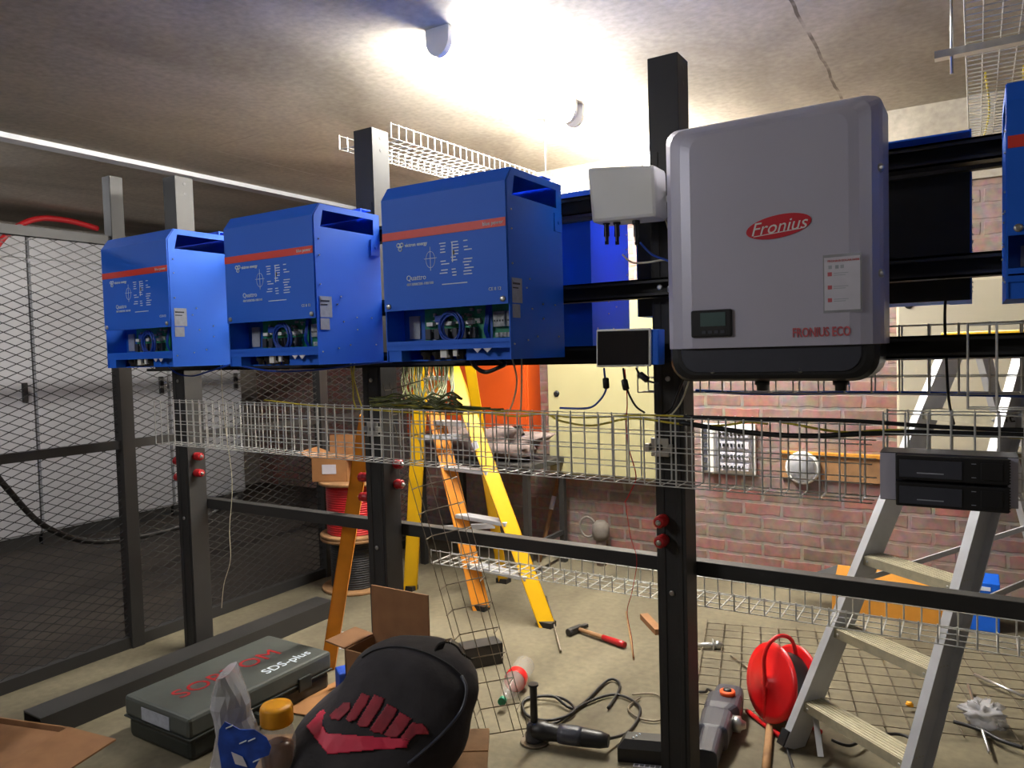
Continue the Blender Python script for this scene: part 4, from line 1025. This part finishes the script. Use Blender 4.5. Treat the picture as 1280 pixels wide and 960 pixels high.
# angle grinder
a, b = flr(668, 912, .05), flr(752, 925, .05); d = (b - a).normalized(); s = V((-d.y, d.x, 0))
t = thing('angle_grinder', a, 'black and grey angle grinder with upright side handle lying on the floor', 'angle grinder')
MB().lathe(a, [(.02, -.02), (.036, 0), (.038, .04), (.034, .05), (.031, .09), (.034, .15), (.034, .2), (.03, .26), (.022, .29)], 18, d).build('body', 'bplast', t)
MB().lathe(a + d * .1, [(.0345, 0), (.036, .02), (.036, .07), (.0345, .09)], 18, d).build('housing_band', 'dgrey', t)
MB().lathe(a - V((0, 0, .045)), [(.034, 0), (.036, .02), (.03, .06), (.02, .078)], 18).build('gear_head', 'dgrey', t)
MB().lathe(a - d * .0 + V((0, 0, .02)), [(.012, 0), (.015, .02), (.014, .1), (.015, .15), (.02, .152), (.02, .16)], 14).build('side_handle', 'bplast', t)
MB().cyl(a + V((.0, 0, -.048)), a + V((0, 0, -.04)), .055, n=28).build('disc', 'rust', t)
cable('power_cord', [flr(752, 925, .05), flr(785, 915, .012), flr(800, 885, .012), flr(770, 868, .012), flr(730, 880, .012), flr(690, 905, .012), flr(655, 890, .012), flr(660, 872, .012), flr(700, 872, .02), flr(718, 888, .02), flr(690, 900, .02), flr(660, 895, .02), flr(655, 876, .03), flr(690, 870, .03), flr(720, 885, .012), flr(760, 850, .012), flr(775, 858, .012), flr(760, 885, .012)], .006, 'kcab', 'coiled black power cord of the grinder on the floor', 'cord')
cable('power_cord', [flr(790, 868, .01), flr(820, 868, .01), flr(835, 885, .01), flr(825, 900, .01), flr(800, 898, .01), flr(785, 885, .01), flr(800, 872, .01)], .004, 'rust', 'loop of thin grey cord on the floor left of the tall post', 'cord')
# dark case with label near post base
a = flr(772, 952, 0)
t = thing('battery_charger', a, 'dark low power tool charger with a printed white label at the tall post foot', 'charger')
o = a; ea = (r0 * .9 - fh * .2).normalized() * .17; eb = (fh * .9 + r0 * .35).normalized() * .1
MB().rings([[o + V((0, 0, 0)), o + ea, o + ea + eb, o + eb], [o + V((0, 0, .05)), o + ea + V((0, 0, .05)), o + ea + eb + V((0, 0, .05)), o + eb + V((0, 0, .05))], [o + ea * .12 + eb * .25 + V((0, 0, .075)), o + ea * .9 + eb * .25 + V((0, 0, .075)), o + ea * .9 + eb * .8 + V((0, 0, .075)), o + ea * .12 + eb * .8 + V((0, 0, .075))]], False).build('body', 'bplast', t)
lm = MB().obox(o + ea * .35 - eb * .25 + V((0, 0, .0)), ea * .7, eb * .2, (0, 0, .002)).build('label', 'paper', t)
q = MB()
for k in range(4):
    for j in range(6): q.obox(o + ea * (.38 + j * .11) - eb * (.22 - k * .04) + V((0, 0, .002)), ea * .08, eb * .02, (0, 0, .0005))
q.build('label_print', 'bplast', lm)
q = MB()
for k in range(3): q.lathe(o + ea * (.3 + .05 * k) + eb * (.35 + .15 * k) + V((0, 0, .075)), [(.004, 0), (.003, .003)], 8)
q.build('indicator', 'print_', t)
# hammer drill
a, b = flr(905, 884, .06), flr(900, 960, .06); d = (b - a).normalized(); s = V((-d.y, d.x, 0))
t = thing('hammer_drill', a, 'dark grey corded hammer drill with an orange ringed dial, beside the red reel', 'drill')
dv = flr(880, 975, .06) - a; dv.normalize(); sv = V((-dv.y, dv.x, 0)); sv = sv if sv.dot(r0) > 0 else -sv
pw = lambda v: math.copysign(abs(v) ** .5, v)
MB().rings([[a + dv * l_ + sv * (w_ * pw(math.cos(q)) + o_) + V((0, 0, h_ * pw(math.sin(q)))) for q in [k * math.pi / 10 + .1 for k in range(20)]] for l_, w_, h_, o_ in ((-.12, .05, .04, .01), (-.115, .055, .045, .01), (-.03, .06, .05, .01), (-.025, .068, .052, .0), (.07, .068, .055, 0), (.11, .05, .05, -.01), (.12, .06, .052, -.01), (.25, .055, .05, -.01), (.26, .04, .045, -.01), (.42, .038, .04, -.01))], False).build('body', 'dgrey', t, .003)
k = a + V((0, 0, .052)) - fh * .0 + r0 * .015
o = MB().lathe(k, [(.03, 0), (.03, .014), (.02, .018), (.018, .012)], 24).build('dial_ring', 'orangep', t)
MB().lathe(k, [(.017, .0), (.016, .022), (.01, .024)], 16).build('dial', 'bplast', o)
MB().lathe(a + dv * .12 + sv * .045, [(.03, 0), (.03, .03), (.02, .034), (.012, .05)], 16, sv).build('chuck_collar', 'steel', t)
MB().tube(smooth([a + fh * .1 + V((0, 0, 0)), a + fh * .16 + r0 * -.02, flr(880, 865, .02), flr(850, 862, .01)], 5), .006, 6).build('power_cord', 'kcab', t)
rod('wooden_stick', (963, 902), (956, 975), .015, 'wood', 'brown wooden stick on the floor between the drill and the red reel', 'stick', .016)
# red reel
rcn = flr(979, 905, 0) ; rcn = V((rcn.x, rcn.y, .165)); ax = (V((-.62, -.72, .22))).normalized()
t = thing('cable_reel', (rcn.x, rcn.y, 0), 'red cable reel with a tubular stand and handle standing on the floor', 'cable reel')
MB().lathe(rcn, [(.145, .05), (.15, .053), (.15, .058), (.12, .06), (.1, .066), (.03, .07), (.02, .085)], 40, ax).build('flange', 'redp', t)
MB().lathe(rcn, [(.15, -.058), (.15, -.05), (.14, -.048)], 40, ax).build('flange', 'redp', t)
MB().lathe(rcn, [(.11, -.05), (.118, -.03), (.112, -.01), (.119, .01), (.113, .03), (.11, .05)], 32, ax).build('wound_cord', 'kcab', t)
sx = V((ax.y, -ax.x, 0)).normalized(); zz = V((0, 0, 1))
f0 = rcn + ax * .085
MB().tube(smooth([f0 - zz * .15 - ax * .0, f0 - zz * .08, f0, f0 + zz * .1, f0 + zz * .16 - ax * .03, f0 + zz * .19 - ax * .085, f0 + zz * .16 - ax * .14, rcn - ax * .08, rcn - ax * .08 - zz * .155], 5), .008, 8).build('stand', 'redp', t)
for bz in (V((f0.x, f0.y, .012)), V((rcn.x - ax.x * .08, rcn.y - ax.y * .08, .012))): MB().tube([bz - sx * .12, bz + sx * .12], .01, 8).build('foot', 'redp', t)
cable('reel_cord', [flr(985, 910, .01), flr(983, 930, .01), flr(988, 950, .01), flr(996, 975, .01)], .006, 'kcab', 'dark cord running from the red reel to the bottom of the photo', 'cord')
cable('loose_cord', [flr(1040, 925, .03), flr(1062, 932, .03), flr(1085, 922, .03), flr(1125, 918, .03), flr(1160, 935, .03)], .006, 'kcab', 'dark cord curling under the lowest ladder step', 'cord')
cable('loose_cord', [flr(1192, 902, .03), flr(1225, 912, .03), flr(1250, 925, .03), flr(1280, 935, .03)], .008, 'kcab', 'black cord on the mesh sheet by the scrap of plastic', 'cord')
o = flr(1228, 905, .02); tag(blob(o, .07, .06, .04, .9, 31).build('plastic_scrap', 'film'), 'crumpled clear plastic scrap on the mesh sheet right of the ladder', 'plastic')
o = flr(1137, 883, .02); tag(blob(o, .014, .012, .01, .4, 5, 10).build('brass_nut', 'yell'), 'tiny shiny brass piece on the mesh sheet under the ladder', 'nut')
# orange carton behind the ladder and blue box
a = flr(1036, 752, 0)

t = thing('cardboard_box', (-.3, 4.6, 0), 'wide amber cardboard box with a raised dark flap behind the aluminium ladder', 'box')
xa, xb = at(1040, 757, Y=4.42).x, at(1192, 757, Y=4.42).x; zt = at(1045, 706, Y=4.5).z
MB().box(xa, xb, 4.42, 4.74, 0, .1).build('carton', 'card3', t, .003)
MB().prism([(xa, 4.42, .1), (xb, 4.42, .1), (xb - .01, 4.5, zt), (xa + .02, 4.5, zt)], (0, .006, .0)).build('flap', 'card3', t)
MB().prism([(xa, 4.42, .1), (xa + .02, 4.5, zt), (xa - .28, 4.48, .1)], (0, .006, 0)).build('flap', 'black', t, 0, 'dark side flap')
p = at(1228, 768, Y=4.45)
t = thing('blue_box', p, 'blue box with a white emblem behind the ladder at right', 'box')
xa, xb = at(1206, 760, Y=4.45).x, at(1250, 760, Y=4.45).x; zt = at(1225, 728, Y=4.45).z
MB().box(xa, xb, 4.45, 4.65, 0, zt).build('carton', 'blue', t, .004)
MB().box(xa + .02, xb - .04, 4.447, 4.45, zt - .04, zt - .02).build('printed_mark', 'print_', t)
# ------------------------------------------------------------------ cables at the rack
YT = 2.17
def tr(px, py, y=YT): return at(px, py, Y=y)
cable('tray_cable', [tr(470, 505), tr(560, 510), tr(640, 520), tr(680, 517), tr(700, 526), tr(740, 532), tr(790, 523), tr(850, 530), tr(900, 532), tr(960, 526), tr(1050, 540), tr(1120, 538), tr(1290, 548)], .0035, 'ycab', 'yellow earth cable running along the long wire tray', 'cable', 'yellow cables in the long tray')
cable('tray_cable', [tr(330, 500), tr(400, 508), tr(460, 512), tr(560, 518), tr(640, 514), tr(720, 522), tr(800, 519), tr(880, 522), tr(960, 530)], .003, 'ycab', 'second yellow cable, the one reaching furthest left in the long tray', 'cable', 'yellow cables in the long tray')
cable('tray_cable', [tr(850, 528), tr(900, 536), tr(960, 543), tr(1020, 545), tr(1080, 542), tr(1150, 541), tr(1290, 545)], .008, 'kcab', 'thick black cable sagging in the tray under the grey inverter', 'cable')
cable('tray_cable', [tr(855, 521), tr(950, 524), tr(1060, 526), tr(1180, 534), tr(1290, 538)], .006, 'kcab', 'black cable lying along the top of the tray under the grey inverter', 'cable')
cable('tray_cable', [at(870, 488, Y=2.52), at(950, 492, Y=2.52), at(1100, 491, Y=2.52), at(1290, 495, Y=2.52)], .006, 'bcab', 'dark blue cable in the tray on the far side of the rack', 'cable')
hb_ = MB()
for k in range(36):
    x = 503 + k * 1.8; r_ = random.Random(k)
    p1 = at(x, 452, Y=2.44 + .02 * (k % 3)); p2 = at(x + r_.uniform(-4, 5), 480, Y=2.4); p3 = at(x + r_.uniform(-10, 12), 505 + r_.uniform(-4, 6), Y=2.21); p4 = at(x + r_.uniform(20, 70), 512 + r_.uniform(-3, 5), Y=2.18)
    if k % 3 == 0: p4 = at(x - r_.uniform(10, 60), 508, Y=2.18)
    hb_.tube(smooth([p1 + V((0, 0, .25)), p1, p2, p3, p4]), .0032, 6)
hb_ = tag(hb_.build('hanging_cable_bundle', 'gcab'), 'bundle of thin olive cables dropping into the long tray beside the second post', 'cable bundle'); hb_['kind'] = 'stuff'
gb = [tr(466 + 4 * k, 502 + 3 * math.sin(k)) for k in range(28)]; hb_ = MB()
for k in range(12):
    hb_.tube(smooth([p + V((0, (k % 3 - 1) * .018, (k - 5) * .0035 + .006 * math.sin(i * 1.3 + k))) for i, p in enumerate(gb[::3])]), .0035, 6)
hb_ = tag(hb_.build('cable_tangle', 'gcab'), 'tangle of olive cables lying in the long tray in front of the second post', 'cable bundle'); hb_['kind'] = 'stuff'
for k, (pts, mt, lb) in enumerate((
    ([(640, 447), (646, 475), (642, 500), (636, 515)], 'wcab', 'cream cable hanging from the largest blue inverter, left of the straight one'),
    ([(652, 447), (652, 480), (651, 515)], 'wcab', 'straight cream cable hanging from the largest blue inverter'),
    ([(438, 449), (441, 480), (442, 500), (446, 512)], 'ycab', 'yellow cable hanging from the middle inverter, left one of the pair'),
    ([(444, 449), (442, 470), (448, 495), (452, 508)], 'ycab', 'yellow cable hanging from the middle inverter, right one of the pair'),
)):
    cable('drop_cable', [tr(*p) for p in pts], .003, mt, lb)
cable('drop_cable', [at(588, 440, Y=1.93), at(592, 456, Y=1.95), at(606, 465, Y=1.97), at(622, 460, Y=1.97), at(631, 454, Y=2.0), at(615, 446, Y=2.0), at(600, 444, Y=2.0)], .007, 'kcab', 'thick dark blue cable looping below the largest inverter')
cable('drop_cable', [at(205, 452, Y=2.1), at(220, 466, Y=2.1), at(240, 470, Y=2.1), at(262, 464, Y=2.1), at(290, 455, Y=2.1)], .004, 'bcab', 'blue cable sagging below the inverters by the cage')
cable('drop_cable', [at(290, 455, Y=2.1), at(340, 464, Y=2.1), at(400, 462, Y=2.1), at(450, 455, Y=2.1), at(490, 452, Y=2.1)], .004, 'bcab', 'blue cable sagging below the middle inverter')
cable('string', [tr(276, 455), tr(280, 520), tr(290, 600), tr(287, 660), tr(288, 700), tr(280, 730), tr(277, 760)], .0015, 'wcab', 'thin white string hanging beside the leftmost post', 'string')
cable('red_wire', [tr(781, 462, 2.12), tr(784, 500), tr(783, 530), tr(786, 560), tr(795, 595), tr(788, 615), tr(781, 628)], .002, 'redc', 'thin red wire dangling from the touch display through the tray', 'wire')
cable('red_wire', [at(782, 628, Y=2.22), at(788, 670, Y=2.22), at(796, 700, Y=2.22), at(790, 740, Y=2.25), at(784, 765, Y=2.3), at(790, 800, Y=2.3), at(792, 825, Y=2.35)], .0012, 'redc', 'very thin pink wire hanging left of the tall post', 'wire')
def ferrite(pts, fx, mt, lb):
    t = thing('display_cable', at(*pts[0], Y=2.13), lb, 'cable', 'cables under the touch display')
    MB().tube(smooth([at(*p, Y=2.13) for p in pts], 6), .0035, 6).build('cable', mt, t)
    a, b = at(fx[0], fx[1], Y=2.13), at(fx[2], fx[3], Y=2.13)
    MB().tube([a, a.lerp(b, .1), a.lerp(b, .9), b], [.006, .0105, .0105, .006], 10).build('ferrite_core', 'bplast', t)
ferrite([(755, 460), (756, 470), (758, 485), (750, 500), (735, 510), (700, 510)], (757, 472, 758, 486), 'bcab', 'blue network cable with black ferrite under the touch display, left of three')
ferrite([(779, 460), (781, 475), (786, 492), (795, 508), (806, 516)], (780, 474, 783, 488), 'kcab', 'black cable with ferrite under the touch display, middle of three')
ferrite([(795, 460), (800, 468), (810, 476), (822, 479)], (799, 467, 810, 476), 'kcab', 'black cable with slanted ferrite under the touch display, right of three')
cable('box_cable', [at(800, 303, Y=2.1), at(815, 318, Y=2.12), at(835, 326, Y=2.12), at(851, 334, Y=2.12)], .0035, 'bcab', 'blue cable from the white box to the grey inverter')
cable('box_cable', [at(778, 318, Y=2.13), at(790, 328, Y=2.13), at(810, 328, Y=2.13), at(832, 325, Y=2.13), at(852, 332, Y=2.13)], .003, 'wcab', 'pale cable looping below the plugs of the white box')
cable('box_cable', [at(822, 232, Y=2.18), at(828, 262, Y=2.18), at(840, 300, Y=2.18), at(850, 328, Y=2.18)], .0025, 'wcab', 'thin cream cable slanting down the tall post to the grey inverter')
cable('base_cable', [at(862, 445, Y=2.15), at(858, 465, Y=2.2), at(848, 490, Y=2.24), at(838, 512, Y=2.24), at(826, 520, Y=2.2)], .004, 'kcab', 'dark cable from the grey inverter base down to the tray')
cable('base_cable', [at(866, 450, Y=2.15), at(860, 480, Y=2.22), at(850, 505, Y=2.22), at(836, 522, Y=2.2)], .0025, 'wcab', 'cream cable beside the dark one below the grey inverter')
cable('rear_cable', [at(1182, 372, Y=2.45), at(1181, 400, Y=2.45), at(1183, 450, Y=2.45), at(1186, 500, Y=2.4), at(1192, 530, Y=2.3)], .004, 'kcab', 'black cable hanging in front of the pale cabinet at right')
for k, lb in enumerate(('yellow cable in the ceiling tray at top right, the one at its left side', 'yellow cable in the ceiling tray at top right, the one at its right side')):
    cable('tray_cable', [V((.03 + .12 * k, 3.4, 2.506)), V((.05 + .12 * k, 4.0, 2.506)), V((.02 + .12 * k, 4.7, 2.506))], .004, 'ycab', lb, 'cable', 'yellow cables in the ceiling tray')
